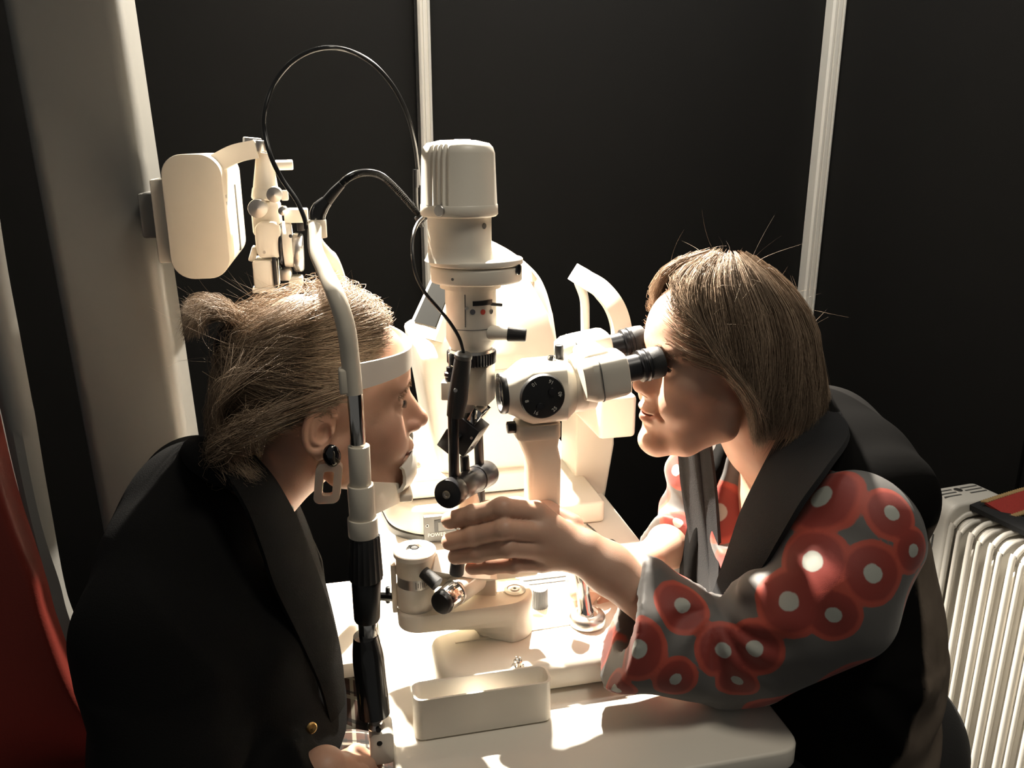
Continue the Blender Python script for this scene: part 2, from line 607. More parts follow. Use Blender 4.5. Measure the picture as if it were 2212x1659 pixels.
for k in range(11):
    c0 = rp(.012 + pitch * k, 0, 0)
    if fin_me is None:
        q = MB()
        h_ = RZT - .09
        # a fin: a thin broad plate with rolled rims (front and back rims) and a channel body
        for off, zz, r in ((0.0, RZT - .004, .0058), (.020, RZT - .012, .0048)):
            pts = [rp(off, .012, .11), rp(off, .008, .2), rp(off, .008, zz - .06), rp(off, .014, zz - .022), rp(off, .034, zz - .004), rp(off, .06, zz), rp(off, .13, zz), rp(off, .155, zz - .02), rp(off, .162, zz - .07), rp(off, .162, .11)]
            q.tube([p - RO for p in pts], r, seg=8, n=4)
        for off, d, zz in ((.010, .024, RZT - .012), (.034, .03, RZT - .06)):
            sec2 = rrect(.145, zz - .11, .03, 5)
            q.prism([(p[0] + .0 + .155 / 2 + d * .5, p[1] + (zz + .11) / 2) for p in sec2], rp(off - .008, 0, 0) - RO, -nrm, ZV, .016 if (-nrm).cross(ZV).dot(dirv) > 0 else -.016, bev=.004)
        f0 = q.build('fin', RADW, rad, sharp=50)
        f0.location = RO - Vector(rad.location) * 0 + dirv * 0
        fin_me = f0.data
        base_loc = Vector(f0.location)
    else:
        f0 = obj('fin', fin_me, None, rad)
        f0.location = base_loc + dirv * (pitch * k)
for l in (.05, .45):
    MB().box(rp(l, RW / 2, .065), (RW + .06, .04, .05), bev=.01, rot=RR).build('radiator_foot', DGREY, rad)
    for w in (.0, RW):
        MB().cyl(rp(l, w - .02, .028), rp(l, w + .02, .028), .028).build('castor', BLACK, rad)

# black bag with the red and gold band lying on the radiator
CLOTH = mat('black_felt', (.014, .014, .015), .95, bump=.5, bscale=900)
BANDR = mat('red_woven_band', (.34, .03, .022), .85, bump=.6, bscale=1400, var=.2, vscale=300)
GOLDB = mat('gold_braid', (.42, .28, .12), .6, bump=.6, bscale=1400, var=.4, vscale=500)
bag = thing('black_cloth_bag', 'black felt bag with a red and gold braided strap lying on the radiator', 'bag', rp(.3, .09, RZT))
rows = []
for i in range(9):
    l = -.002 + i * .07
    rows.append([rp(l, .052 + w * .115, RZT + .010 + .007 * math.sin(3 * w + i) * (w > 0)) for w in np.linspace(0, 1, 7)])
MB().strip(rows, .012).build('bag_body', CLOTH, bag)
rows = []
b0, b1 = rp(.018, .066, RZT + .026), rp(.06, .42, RZT + .085)
wv = Vector((.012, -.055, -.010))
for i in range(15):
    t = i / 14
    p = b0.lerp(b1, t) + ZV * .006 * math.sin(t * 5)
    rows.append([p + wv * s_ for s_ in (0, .33, .66, 1)])
sp_ = MB().strip(rows, .006).build('strap', BANDR, bag)
for e in (0, 3):
    q = MB()
    for i in range(70):
        t = i / 69
        p = rows[0][e].lerp(rows[-1][e], t) + ZV * (.006 * math.sin(t * 5) + .003)
        ang = i * 1.1
        q.cyl(p - (rows[-1][e] - rows[0][e]).normalized() * .005 + wv.normalized() * (-.004), p + (rows[-1][e] - rows[0][e]).normalized() * .005 + wv.normalized() * .004, .0026, seg=7, bev=.0008)
    q.build('braid', GOLDB, sp_)

# ================================================================== examiner's stool (barely visible at the lower right)
stl = thing('swivel_stool', 'black swivel stool with a chrome lever and bar, under the examiner', 'stool', (.56, -.06, 0))
MB().lathe([(0, .40), (.19, .40), (.205, .42), (.205, .46), (.19, .48), (0, .485)], (.56, -.06, 0), ZV, 40).build('seat', mat('black_vinyl', (.015, .015, .016), .45, bump=.2, bscale=300), stl)
MB().cyl((.56, -.06, .06), (.56, -.06, .41), .025).build('gas_column', CHROME, stl)
MB().cyl((.56, -.06, .03), (.56, -.06, .08), .045).build('hub', BLACK, stl)
for k in range(5):
    a = 2 * PI * k / 5 + .3
    e_ = Vector((.56 + .25 * math.cos(a), -.06 + .25 * math.sin(a), .055))
    MB().tube([(.56, -.06, .07), e_], [.02, .013], seg=8).build('leg', CHROME, stl)
    MB().cyl(e_ + Vector((-.012, 0, -.03)), e_ + Vector((.012, 0, -.03)), .025).build('castor', BLACK, stl)
# chrome brace of the table, seen beside its near right corner
MB().tube([at(1684, 1566, Y=-.05), at(1702, 1572, Y=-.06), at(1715, 1600, Y=-.06)], [.008, .012, .010], seg=10).build('brace_joint', mat('glossy_black', (.02, .02, .02), .12), tb)
MB().tube([at(1708, 1600, Y=-.06), at(1752, 1668, Y=-.1), at(1775, 1740, Y=-.1), Vector((.30, .02, .42)), Vector((.18, .30, .30))], .0085, seg=12).build('chrome_brace', CHROME, tb)
# ================================================================== slit lamp
sl = thing('slit_lamp', 'large white slit lamp biomicroscope with a tall lamp tower on the table', 'slit lamp', (0, 0, TZ))
k = .00053                                              # metres per pixel at the pivot plane
# --- base
BZ = .810
bp_ = round_poly([(-.074, -.090), (.205, -.090), (.205, .118), (-.074, .118)], [.045, .03, .03, .05], 10)
bs = MB().prism(bp_, (0, 0, TZ + .004), XV, YV, BZ - TZ - .004, bev=.012, seg=4).build('base', WHITE, sl)
MB().prism(round_poly([(-.06, .105), (.19, .105), (.19, .145), (-.06, .145)], [.01] * 4), (0, 0, TZ + .002), XV, YV, .030, bev=.004).build('base_rear', WHITE, sl)
for yy in (.098, .110):
    MB().box((.10, yy, BZ + .0005), (.14, .0022, .002)).build('groove', GREYK, bs)
MB().box((.045, -.012, BZ + .0005), (.18, .003, .0016), rot=rotZ(.05)).build('seam', CREAM, bs)
# plug on the base front
pc = at(1119, 1440, Z=BZ)
pg = MB().lathe([(0, 0), (.0075, 0), (.0075, .0015), (.005, .002), (.0042, .004), (.0055, .0045), (.0055, .008), (.0035, .009), (.0035, .006), (0, .006)], pc, ZV, 18).build('socket_plug', CHROME, sl)
for a in (0, 2.1, 4.2):
    MB().cyl(pc + Vector((.0028 * math.cos(a), .0028 * math.sin(a), .005)), pc + Vector((.0028 * math.cos(a), .0028 * math.sin(a), .0125)), .0009, seg=8).build('pin', STEEL, pg)
# brightness knob
kc = at(1165, 1308, Z=BZ)
MB().lathe([(0, 0), (.0120, 0), (.0120, .002), (.0112, .024), (.0104, .026), (0, .0262)], kc, ZV, 48, flute=(24, .05)).build('brightness_knob', GREYK, sl)
# joystick
jc = at(1268, 1345, Z=BZ)
js = MB().lathe([(0, 0), (.022, 0), (.024, .002), (.024, .010), (.021, .014), (.014, .016), (.0125, .013), (0, .012)], jc, ZV, 36).build('joystick_ring', STEEL, sl)
MB().lathe([(0, .012), (.0105, .012), (.0105, .018), (.009, .020), (.0085, .045), (.0105, .060), (.0112, .075), (.008, .084), (0, .086)], jc, (-.12, .08, 1), 28).build('joystick', CHROME, sl)
# --- swing pedestal: wide rounded foot and a thin arm reaching left
arm_z0, arm_z1 = .838, .862
def hull2(c0, r0, c1, r1, n=18):
    """outline of two circles and their tangents"""
    d = Vector(c1) - Vector(c0)
    L = d.length
    th = math.atan2(d.y, d.x)
    ph_ = math.acos(max(-1, min(1, (r0 - r1) / L)))
    out = []
    for i in range(n + 1):
        a = th + ph_ + (2 * PI - 2 * ph_) * i / n
        out.append((c0[0] + r0 * math.cos(a), c0[1] + r0 * math.sin(a)))
    for i in range(n + 1):
        a = th - ph_ + 2 * ph_ * i / n
        out.append((c1[0] + r1 * math.cos(a), c1[1] + r1 * math.sin(a)))
    return out


c_r = Vector((.022, .004))
c_l = Vector((-.088, -.010))
PZ1 = .864
b = bmesh.new()
top = hull2(c_r, .036, c_l, .026)
rings = []
mid = sum((Vector(p) for p in top), Vector((0, 0))) / len(top)
for z_, f_, w_ in ((BZ + .0005, 0, 1.), (BZ + .004, 0, 1.02), (BZ + .012, .10, 1.0), (.834, .55, 1.), (.843, 1, .99), (PZ1 - .004, 1, 1.), (PZ1, 1, .95)):
    ring = []
    for p in top:
        P = Vector(p)
        q = c_r + (P - c_r) * (1 if (P - c_r).length <= .0365 else .0365 / (P - c_r).length)
        P = q.lerp(P, f_)
        P = mid.lerp(P, w_) if f_ == 1 else P
        ring.append(b.verts.new((P.x, P.y, z_)))
    rings.append(ring)
for i in range(len(rings) - 1):
    n_ = len(top)
    for j in range(n_):
        b.faces.new((rings[i][j], rings[i][(j + 1) % n_], rings[i + 1][(j + 1) % n_], rings[i + 1][j]))
b.faces.new(rings[0][::-1])
b.faces.new(rings[-1])
q = MB()
q.bm(b)
b.free()
pd = q.build('swing_pedestal', WHITE, sl, sharp=50)
sc_ = at(1112, 1276, Z=PZ1)
MB().lathe([(0, 0), (.0135, 0), (.0135, .002), (.010, .0035), (.009, .002), (.006, .002), (.005, .0035), (.002, .0035), (.0018, .001), (0, .001)], sc_, ZV, 30).build('pivot_screw', STEEL, pd)
# --- pivot cylinder with a scale ring
pcx = Vector((-.090, -.006, 0))
zb, zt = PZ1, at(893, 1188, Y=-.006).z
MB().lathe([(0, 0), (.0225, 0), (.023, .001), (.023, .030), (.0225, .031), (0, .031)], pcx + ZV * zb, ZV, 40).build('pivot_base', WHITE, sl)
sr = MB().lathe([(0, .031), (.0222, .031), (.0222, .045), (0, .045)], pcx + ZV * zb, ZV, 40).build('scale_ring', STEEL, sl)
for i in range(9):
    a = math.radians(-95 + i * 7)
    MB().box(pcx + Vector((.0222 * math.cos(a), .0222 * math.sin(a), zb + .038)), (.0006, .0006, .006 if i % 2 else .009)).build('scale_mark', BLACK, sr)
MB().lathe([(0, .045), (.023, .045), (.023, zt - zb - .006), (0, zt - zb - .006)], pcx + ZV * zb, ZV, 40).build('pivot_sleeve', CREAM, sl)
pcap = MB().lathe([(0, zt - zb - .006), (.0245, zt - zb - .006), (.0255, zt - zb - .005), (.0255, zt - zb), (.0245, zt - zb + .001), (.014, zt - zb + .001), (.0135, zt - zb - .001), (0, zt - zb - .001)], pcx + ZV * zb, ZV, 40).build('pivot_cap', WHITE, sl)
MB().lathe([(0, -.002), (.011, -.002), (.011, .002), (.006, .003), (.0055, 0), (0, 0)], pcx + ZV * zt, ZV, 6).build('cap_nut', CHROME, pcap)
MB().lathe([(0, .0005), (.005, .0005), (.004, .0032), (0, .003)], pcx + ZV * zt, ZV, 16).build('cap_bore', BLACK, pcap)
MB().box(pcx + Vector((-.026, .004, (zt + zb) / 2 - zb + zb - .012)), (.006, .012, zt - zb - .01), bev=.001).build('angle_plate', CREAM, sl)
pr_ = MB().tube([at(822, 1288, Y=.02), at(853, 1290, Y=.0)], .0055, seg=8).build('stop_peg', BLACK, sl)
MB().cyl(at(838, 1268, Y=.01), at(838, 1302, Y=.01), .003, seg=8).build('peg_pin', BLACK, pr_)
# --- arms from the pivot cylinder towards the hand and the slit width knob
am1 = pcx + ZV * (zt - .024)
MB().tube([am1 + Vector((.010, 0, .004)), at(955, 1222, Y=-.01), at(1010, 1232, Y=-.012), at(1060, 1235, Y=0)], [.014, .0165, .0165, .016], seg=4, n=3).build('illumination_arm', WHITE, sl, sharp=30)
n0, n1 = at(963, 1295, Y=-.045), at(1062, 1215, Y=.03)
dr = (n1 - n0).normalized()
MB().cyl(n0 + dr * .018, n0 + dr * .062, .0165, .0185, bev=.002).build('knob_housing', WHITE, sl)
sk = MB().cyl(n0 - dr * .004, n0 + dr * .017, .0145, .0155, bev=.0015, seg=72, flute=(24, .035)).build('slit_width_knob', CHROME, sl)
MB().cyl(n0 - dr * .012, n0 - dr * .004, .0135, .0145, bev=.002).build('knob_cap', BLACK, sk)
MB().cyl(n0 + dr * .017, n0 + dr * .020, .0162, bev=.0005).build('knob_scale', STEEL, sk)
MB().lathe([(0, 0), (.002, 0), (.002, .0006), (0, .0006)], n0 + dr * .045 + Vector((-.004, -.009, .0155)), (0, -.5, 1), 8).build('grub_screw', BLACK, sl)
MB().box(at(1050, 1245, Y=.02), (.030, .05, .034), bev=.003, rot=rotZ(-.3)).build('arm_block', WHITE, sl)
MB().prism([(0, 0), (.074, .034), (.080, .048), (-.012, .022)], at(1015, 1300, Y=.03), XV, ZV, -.03, bev=.002).build('microscope_arm', WHITE, sl)
MB().tube([at(915, 1236, Y=-.03), at(945, 1262, Y=-.045)], [.0075, .0085], seg=14).build('centring_knob', RUBBER, sl)
MB().tube([at(948, 1283, Y=-.01), at(962, 1296, Y=-.02)], [.007, .008], seg=14).build('lock_knob', RUBBER, sl)
MB().cyl(at(990, 1205, Y=-.035), at(986, 1240, Y=-.035), .0085, bev=.001).build('lock_lever', RUBBER, sl)

# --- mirror column: roller, rods, mirror
rn, rf = at(966, 1068, Y=-.055), at(1052, 1022, Y=.045)
rd = (rf - rn).normalized()
rl = MB()
rl.cyl(rn, rn + rd * .022, .0165, bev=.0015).build('roller_end', BLACKM, sl)
MB().cyl(rn + rd * .0225, rn + rd * .082, .0155, bev=.001).build('roller', BLACKM, sl)
MB().cyl(rn + rd * .0825, rf, .0165, bev=.0015).build('roller_end', BLACKM, sl)
rs = MB().lathe([(0, 0), (.0048, 0), (.0048, .002), (.003, .002), (.0026, 0.0005), (0, .0005)], rn - rd * .0005, -rd, 20).build('roller_screw', CHROME, sl)
sp = rn + rd * .062 + Vector((.004, -.012, .006))
MB().lathe([(0, 0), (.003, 0), (.003, .003), (.0016, .003), (.0014, .001), (0, .001)], sp, (.2, -1, .3), 14).build('set_screw', STEEL, sl)
MB().lathe([(.017, 0), (.010, .030), (.009, .045)], at(1012, 1108, Y=.0), ZV, 20).build('column_cone', CREAM, sl)


def rod(px0, py0, px1, py1, Y, r, name='rod', m=BLACKM):
    MB().cyl(at(px0, py0, Y=Y), at(px1, py1, Y=Y), r, bev=.0005, seg=14).build(name, m, sl)


rod(979, 890, 981, 1040, -.03, .0062)
rod(1030, 860, 1036, 1012, .03, .0058)
rod(1003, 985, 1006, 1035, .0, .0055)
rod(1037, 1045, 1039, 1085, .035, .0055)
mc = at(1008, 935, Y=.0)
MR = rotZ(math.radians(-35)) @ rotY(math.radians(32))
MB().box(mc, (.030, .030, .040), bev=.001, rot=MR).build('mirror_block', BLACKM, sl)
MB().box(mc + MR @ Vector((0, .0, .030)), (.012, .026, .020), bev=.001, rot=MR).build('mirror', mat('mirror_glass', (.6, .6, .6), .05, metal=1.), sl)
MB().box(at(975, 948, Y=-.005), (.018, .02, .026), bev=.001, rot=MR).build('mirror_holder', BLACKM, sl)
for p in ((1018, 946), (1019, 967)):
    MB().lathe([(0, 0), (.0017, 0), (.0017, .001), (0, .001)], at(*p, Y=-.024), (.3, -1, 0), 10).build('screw', STEEL, sl)
MB().cyl(at(1035, 850, Y=.025), at(1036, 875, Y=.025), .0095, bev=.001).build('rod_clamp', BLACKM, sl)
MB().tube([at(1008, 876, Y=-.01), at(1030, 866, Y=.02)], .009, seg=14).build('lens_tube', STEEL, sl)

# --- prism head: knurled ring, slit housing, filter box, plunger
twx = -.0165
zr = at(1010, 770, Y=0).z
MB().lathe([(0, 0), (.0275, 0), (.0282, .001), (.0282, .0125), (.0275, .0135), (0, .0135)], (twx, 0, zr - .0065), ZV, 96, flute=(48, .035)).build('knurled_ring', BLACKM, sl)
rng_t = MB().lathe([(0, .0136), (.0265, .0136), (.0255, .0165), (0, .0165)], (twx, 0, zr - .0065), ZV, 40).build('ring_plate', STEEL, sl)
MB().box((twx + .008, .0, zr - .032), (.030, .034, .046), bev=.002, rot=rotZ(-.5)).build('slit_housing', CREAM, sl)
MB().prism([(0, 0), (.036, .010), (.036, .022), (0, .022)], at(990, 880, Y=.0), XV, ZV, -.03, bev=.002).build('prism_head', CREAM, sl)
MB().box(at(968, 842, Y=-.012), (.014, .016, .021), bev=.0015, rot=rotZ(-.3)).build('filter_box', CREAM, sl)
pgr = at(972, 815, Y=-.012)
pl_ = MB().lathe([(0, -.012), (.0055, -.012), (.0055, .001), (.0065, .002), (.0065, .006), (.004, .007), (.004, .012), (0, .012)], pgr, ZV, 20).build('plunger', BLACKM, sl)
MB().cyl(pgr + ZV * .012, pgr + ZV * .028, .0014, seg=10).build('plunger_pin', STEEL, pl_)
# --- black hand control hanging on its cable
h0, h1 = at(1001, 768, Y=-.048), at(984, 898, Y=-.042)
hd_ = MB().tube([h0, h0.lerp(h1, .12), h0.lerp(h1, .35), h0.lerp(h1, .7), h1], [.0085, .0095, .0100, .0110, .0100], seg=24, n=5).build('hand_control', RUBBER, sl)
MB().lathe([(.0088, -.004), (.0098, -.002), (.0098, .001), (.008, .003), (0, .0034)], h0, h0 - h1, 24).build('control_cap', DGREY, hd_)
MB().lathe([(0, 0), (.0022, 0), (.0022, .001), (0, .001)], at(984, 843, Y=-.056), (-.2, -1, 0), 10).build('screw', STEEL, hd_)

# --- tower: lower cylinder, cone, disc, neck, cap
zc0, zc1, zd0, zd1, zn = at(1010, 748, Y=0).z, at(1015, 640, Y=0).z, at(1030, 607, Y=0).z, at(1030, 572, Y=0).z, at(995, 468, Y=0).z
tw = MB().lathe([(0, zc0 - .010), (.021, zc0 - .010), (.0225, zc0 - .004), (.024, zc0), (.0285, zc0 + .010), (.0285, zc1 + .004), (.0285, zc1 + .014), (.034, zd0 - .006), (.034, zd0), (0, zd0)], (twx, 0, 0), ZV, 56).build('tower_barrel', WHITE, sl)
# door seam, slot, lever, filter dots
def on_barrel(px, py, out=.0):
    """point on the front of the barrel under the pixel"""
    r = .0285 + out
    lo_, hi_ = CAM, None
    d = np.array(at(px, py, Y=0.)) - CAM
    o_ = CAM - np.array([twx, 0, 0])
    a_ = d[0] ** 2 + d[1] ** 2
    b_ = 2 * (o_[0] * d[0] + o_[1] * d[1])
    c_ = o_[0] ** 2 + o_[1] ** 2 - r * r
    disc = max(0., b_ * b_ - 4 * a_ * c_)
    t_ = (-b_ - math.sqrt(disc)) / (2 * a_)
    P = Vector(CAM + d * t_)
    return P, Vector((P.x - twx, P.y, 0)).normalized()


def band(px0, px1, py, hh, m, name, parent, out=.0006):
    P0, n0_ = on_barrel(px0, py)
    P1, n1_ = on_barrel(px1, py)
    a0_, a1_ = math.atan2(n0_.y, n0_.x), math.atan2(n1_.y, n1_.x)
    rows = [[Vector((twx + (.0285 + out) * math.cos(a), (.0285 + out) * math.sin(a), P0.z + z)) for z in (-hh / 2, hh / 2)] for a in np.linspace(a0_, a1_, 10)]
    return MB().strip(rows, .0008).build(name, m, parent)


band(1004, 1006, 672, .036, DGREY, 'door_seam', tw, .0001)
band(1021, 1062, 656, .0052, BLACK, 'lever_slot', tw)
P, n_ = on_barrel(1056, 657)
MB().cyl(P - n_ * .004, at(1085, 659, Y=-.02), .0019, seg=12).build('filter_lever', DGREY, tw)
for px, m in ((1021, GREYDOT), (1043, REDDOT)):
    P, n_ = on_barrel(px, 674)
    MB().lathe([(0, 0), (.0030, 0), (.0030, .0005), (0, .0005)], P, n_, 20).build('filter_dot', m, tw)
P, n_ = on_barrel(1061, 673)
MB().lathe([(.0028, 0), (.0028, .0005), (.0023, .0005), (.0023, 0), (.0028, 0)], P, n_, 20).build('filter_dot', DGREY, tw)
P, n_ = on_barrel(1008, 666)
MB().lathe([(0, 0), (.002, 0), (.0018, .0012), (0, .0013)], P, n_, 14).build('door_screw', STEEL, tw)
band(985, 1062, 712, .0006, DGREY, 'barrel_seam', tw, .0001)
# handle
g0, g1, g2 = at(1052, 717, Y=-.018), at(1098, 721, Y=-.024), at(1137, 724, Y=-.03)
gd = (g2 - g0).normalized()
MB().cyl(g0, g1, .0088, .0072, bev=.001).build('handle_stem', WHITE, sl)
MB().cyl(g1 - gd * .001, g2, .0085, .0075, bev=.0015, seg=40, flute=(16, .05)).build('handle_grip', RUBBER, sl)
# disc: the lamp carrier, longer to the right
dl, dr_ = at(930, 585, Y=0).x, at(1126, 582, Y=0).x
cxd = (dl + dr_) / 2
dsk = MB().prism([(cxd + p[0] * (dr_ - dl) / 2, p[1] * .043) for p in [(math.cos(2 * PI * i / 48), math.sin(2 * PI * i / 48)) for i in range(48)]], (0, 0, zd0), XV, YV, zd1 - zd0, bev=.003, seg=3).build('lamp_carrier', WHITE, sl)
dfl = MB().prism([(cxd + p[0] * ((dr_ - dl) / 2 + .001), p[1] * .044) for p in [(math.cos(2 * PI * i / 48), math.sin(2 * PI * i / 48)) for i in range(48)]], (0, 0, zd1 + .0008), XV, YV, .007, bev=.002, seg=3).build('carrier_lid', WHITE, sl)
ndx = at(993, 500, Y=0).x
nr_ = (at(1062, 500, Y=0).x - at(926, 500, Y=0).x) / 2
nk = MB().lathe([(0, zd1 + .006), (nr_ + .0045, zd1 + .006), (nr_ + .0028, zd1 + .0085), (nr_ + .001, zd1 + .014), (nr_, zd1 + .022), (nr_, zn + .004), (0, zn + .004)], (ndx, 0, 0), ZV, 56).build('lamp_neck', WHITE, sl)
MB().lathe([(0, 0), (.0032, 0), (.0030, .0006), (0, .0006)], (ndx + nr_ * math.cos(-.88), nr_ * math.sin(-.88), zn - .008), (math.cos(-.88), math.sin(-.88), 0), 16).build('neck_screw', DGREY, nk)
pw = Vector((cxd + (dr_ - dl) / 2 * math.cos(-.62), .043 * math.sin(-.62), (zd0 + zd1) / 2 + .006))
MB().lathe([(0, 0), (.0062, 0), (.0058, .0012), (0, .0008)], pw, (math.cos(-.62), math.sin(-.62), 0), 18).build('window', GLASS, dsk)
MB().lathe([(0, 0), (.0016, 0), (.0014, .0006), (0, .0006)], (cxd + (dr_ - dl) / 2 * math.cos(-2.25), .043 * math.sin(-2.25), zd0 + .008), (math.cos(-2.25), math.sin(-2.25), 0), 10).build('screw', DGREY, dsk)
for a in (-2.0, -.9):
    MB().lathe([(0, 0), (.0022, 0), (.0022, .0006), (0, .0006)], (cxd + .040 * math.cos(a), .037 * math.sin(a), zd1 + .0078), ZV, 12).build('screw', STEEL, dfl)
# cap with flutes on its left
zt0, zt1 = at(993, 466, Y=0).z, at(990, 305, Y=0).z
rb_, rt_ = (at(1075, 460, Y=0).x - at(909, 460, Y=0).x) / 2, (at(1066, 330, Y=0).x - at(913, 330, Y=0).x) / 2
capx = at(991, 400, Y=0).x
v, f = [], []
prof = [(.0, zt0), (rb_ - .002, zt0), (rb_, zt0 + .002), (rb_ - .0003, zt0 + .012), (rb_ - .0007, zt0 + .0125), (rb_ - .001, zt0 + .013), (rt_ + .001, zt1 - .012), (rt_ - .001, zt1 - .006), (rt_ - .005, zt1 - .002), (rt_ - .010, zt1 - .001), (rt_ * .5, zt1 + .001), (0, zt1 + .0015)]
sg = 180
for j, (r, z_) in enumerate(prof):
    for i in range(sg):
        a = 2 * PI * i / sg
        rr = r
        if 5 <= j <= 8:
            da = (a - math.radians(228) + PI) % (2 * PI) - PI
            for c_ in (-.24, -.08, .08, .24):
                rr -= .0022 * math.exp(-((da - c_) / .045) ** 2)
        v.append((capx + rr * math.cos(a), rr * math.sin(a), z_))
for j in range(len(prof) - 1):
    for i in range(sg):
        f.append((j * sg + i, j * sg + (i + 1) % sg, (j + 1) * sg + (i + 1) % sg, (j + 1) * sg + i))
cp = MB().add(v, f).build('lamp_cap', WHITE, sl, sharp=50)
a = math.radians(232)
csn = Vector((math.cos(a), math.sin(a), 0))
MB().lathe([(0, .002), (.0055, .002), (.0062, .001), (.0062, -.002), (0, -.002)], Vector((capx, 0, zt0 + .008)) + csn * rb_, csn, 24).build('cap_screw', STEEL, cp)
MB().box((capx + .004, -.005, zt1 + .0012), (.016, .010, .0016), bev=.0006, rot=rotZ(.6)).build('cap_vent', DGREY, cp)

# --- microscope
mo, me_ = at(1078, 850, Y=0), at(1235, 835, Y=0)
md = (me_ - mo).normalized()
ms = thing  # alias not used further
up = (ZV - md * ZV.dot(md)).normalized()
side = md.cross(up)                                    # towards the camera (-Y)
if side.y > 0:
    side = -side
L_ = (me_ - mo).length


def mp(l, s_, u_):
    return mo + md * l + side * s_ + up * u_


# body: a squarish block with chamfered edges tapering to the objective
v, f = [], []
secs = [(.004, .0225, .0225, 2.0), (.012, .0265, .0260, 2.2), (.026, .0335, .0330, 3.2), (.034, .0345, .0350, 4.5), (.074, .0345, .0350, 4.5), (.080, .0320, .0330, 3.0), (.086, .0300, .0310, 2.2)]
ns = 56
for (l, ws, wu, p_) in secs:
    for i in range(ns):
        a = 2 * PI * i / ns
        c_, s_ = math.cos(a), math.sin(a)
        r = (abs(c_) ** p_ + abs(s_) ** p_) ** (-1 / p_)
        v.append(mp(l, ws * r * c_, wu * r * s_))
for j in range(len(secs) - 1):
    for i in range(ns):
        f.append((j * ns + i, j * ns + (i + 1) % ns, (j + 1) * ns + (i + 1) % ns, (j + 1) * ns + i))
f.append(tuple(range(ns)))
f.append(tuple((len(secs) - 1) * ns + i for i in range(ns)))
body = MB().add(v, f).build('microscope_body', WHITE, sl, sharp=28)
ob = MB().lathe([(.019, .004), (.0235, .004), (.0245, .000), (.0245, -.004), (.0235, -.006), (.0205, -.006), (.0195, -.002)], mp(.006, 0, 0), md, 44).build('objective_ring', BLACK, sl)
MB().lathe([(0, -.0015), (.012, -.0008), (.0205, .0006), (.0205, .003), (0, .003)], mp(.003, 0, 0), md, 40).build('objective_lens', GLASS, ob)
MB().lathe([(0, .086), (.0305, .086), (.0310, .087), (.0310, .100), (.0305, .101), (0, .101)], mo, md, 56).build('rear_ring', WHITE, sl)
MB().lathe([(0, .1012), (.0300, .1012), (.0300, .103), (.0300, .112), (.029, .113), (0, .113)], mo, md, 56).build('coupling_ring', WHITE, sl)
P = mp(.094, .0295, .001)
MB().lathe([(0, 0), (.0012, 0), (.0012, .0006), (0, .0006)], P + side * .001, side, 10).build('screw', BLACK, sl)
# magnification dial with its figures
dc = mp(.0545, .0345, .0005)
dlx = (at(1171, 855, Y=dc.y) - dc)
dc = dc + md * dlx.dot(md) + up * dlx.dot(up)
dial = MB().lathe([(0, 0), (.0262, 0), (.0262, .003), (.0250, .0055), (.0235, .0062), (0, .0066)], dc, side, 64).build('magnification_dial', BLACK, sl)
ex = -md if side.cross(up).dot(md) > 0 else md
# visible right is +md, visible up is up
for txt, ang in (('10', 122), ('16', 62), ('40', 5), ('25', -50), ('16', -118), ('8', -172)):
    a = math.radians(ang)
    rd_ = md * math.cos(a) + up * math.sin(a)
    tg = up * math.cos(a) - md * math.sin(a)
    # figures stand with their heads towards the centre
    uy_ = -rd_
    ux_ = uy_.cross(side)
    text_mesh(txt, .0062, dc + rd_ * .0198 + side * .0064, ux_, uy_, INK, dial, 'figure', depth=.0002)
gr = MB()
for a, l_ in ((math.radians(-112), 1), (math.radians(30), 1)):
    rd_ = md * math.cos(a) + up * math.sin(a)
    gr.lathe([(0, 0), (.005, 0), (.0042, .002), (0, .0024)], dc + rd_ * .0115 + side * .0060, side, 18)
gr.build('finger_dimple', BLACKM, dial)
# small knob and screw on top
kt = at(1208, 770, Y=.004)
kb = mp((kt - mo).dot(md), (kt - mo).dot(side), .033)
MB().cyl(kb - up * .002, kb + up * .018, .0058, .0052, bev=.001, seg=40, flute=(14, .06)).build('lock_knob', BLACKM, sl)
MB().lathe([(0, 0), (.0045, 0), (.0045, .008), (.003, .010), (0, .010)], kb - md * .011 + side * .004 - up * .003, up, 18).build('detent_screw', CHROME, sl)
MB().tube([kb + md * .010 - up * .005 + side * .012, kb + md * .008 - up * .004, kb + md * .006 - up * .006 - side * .008], .0045, seg=10).build('knob_boss', WHITE, sl)

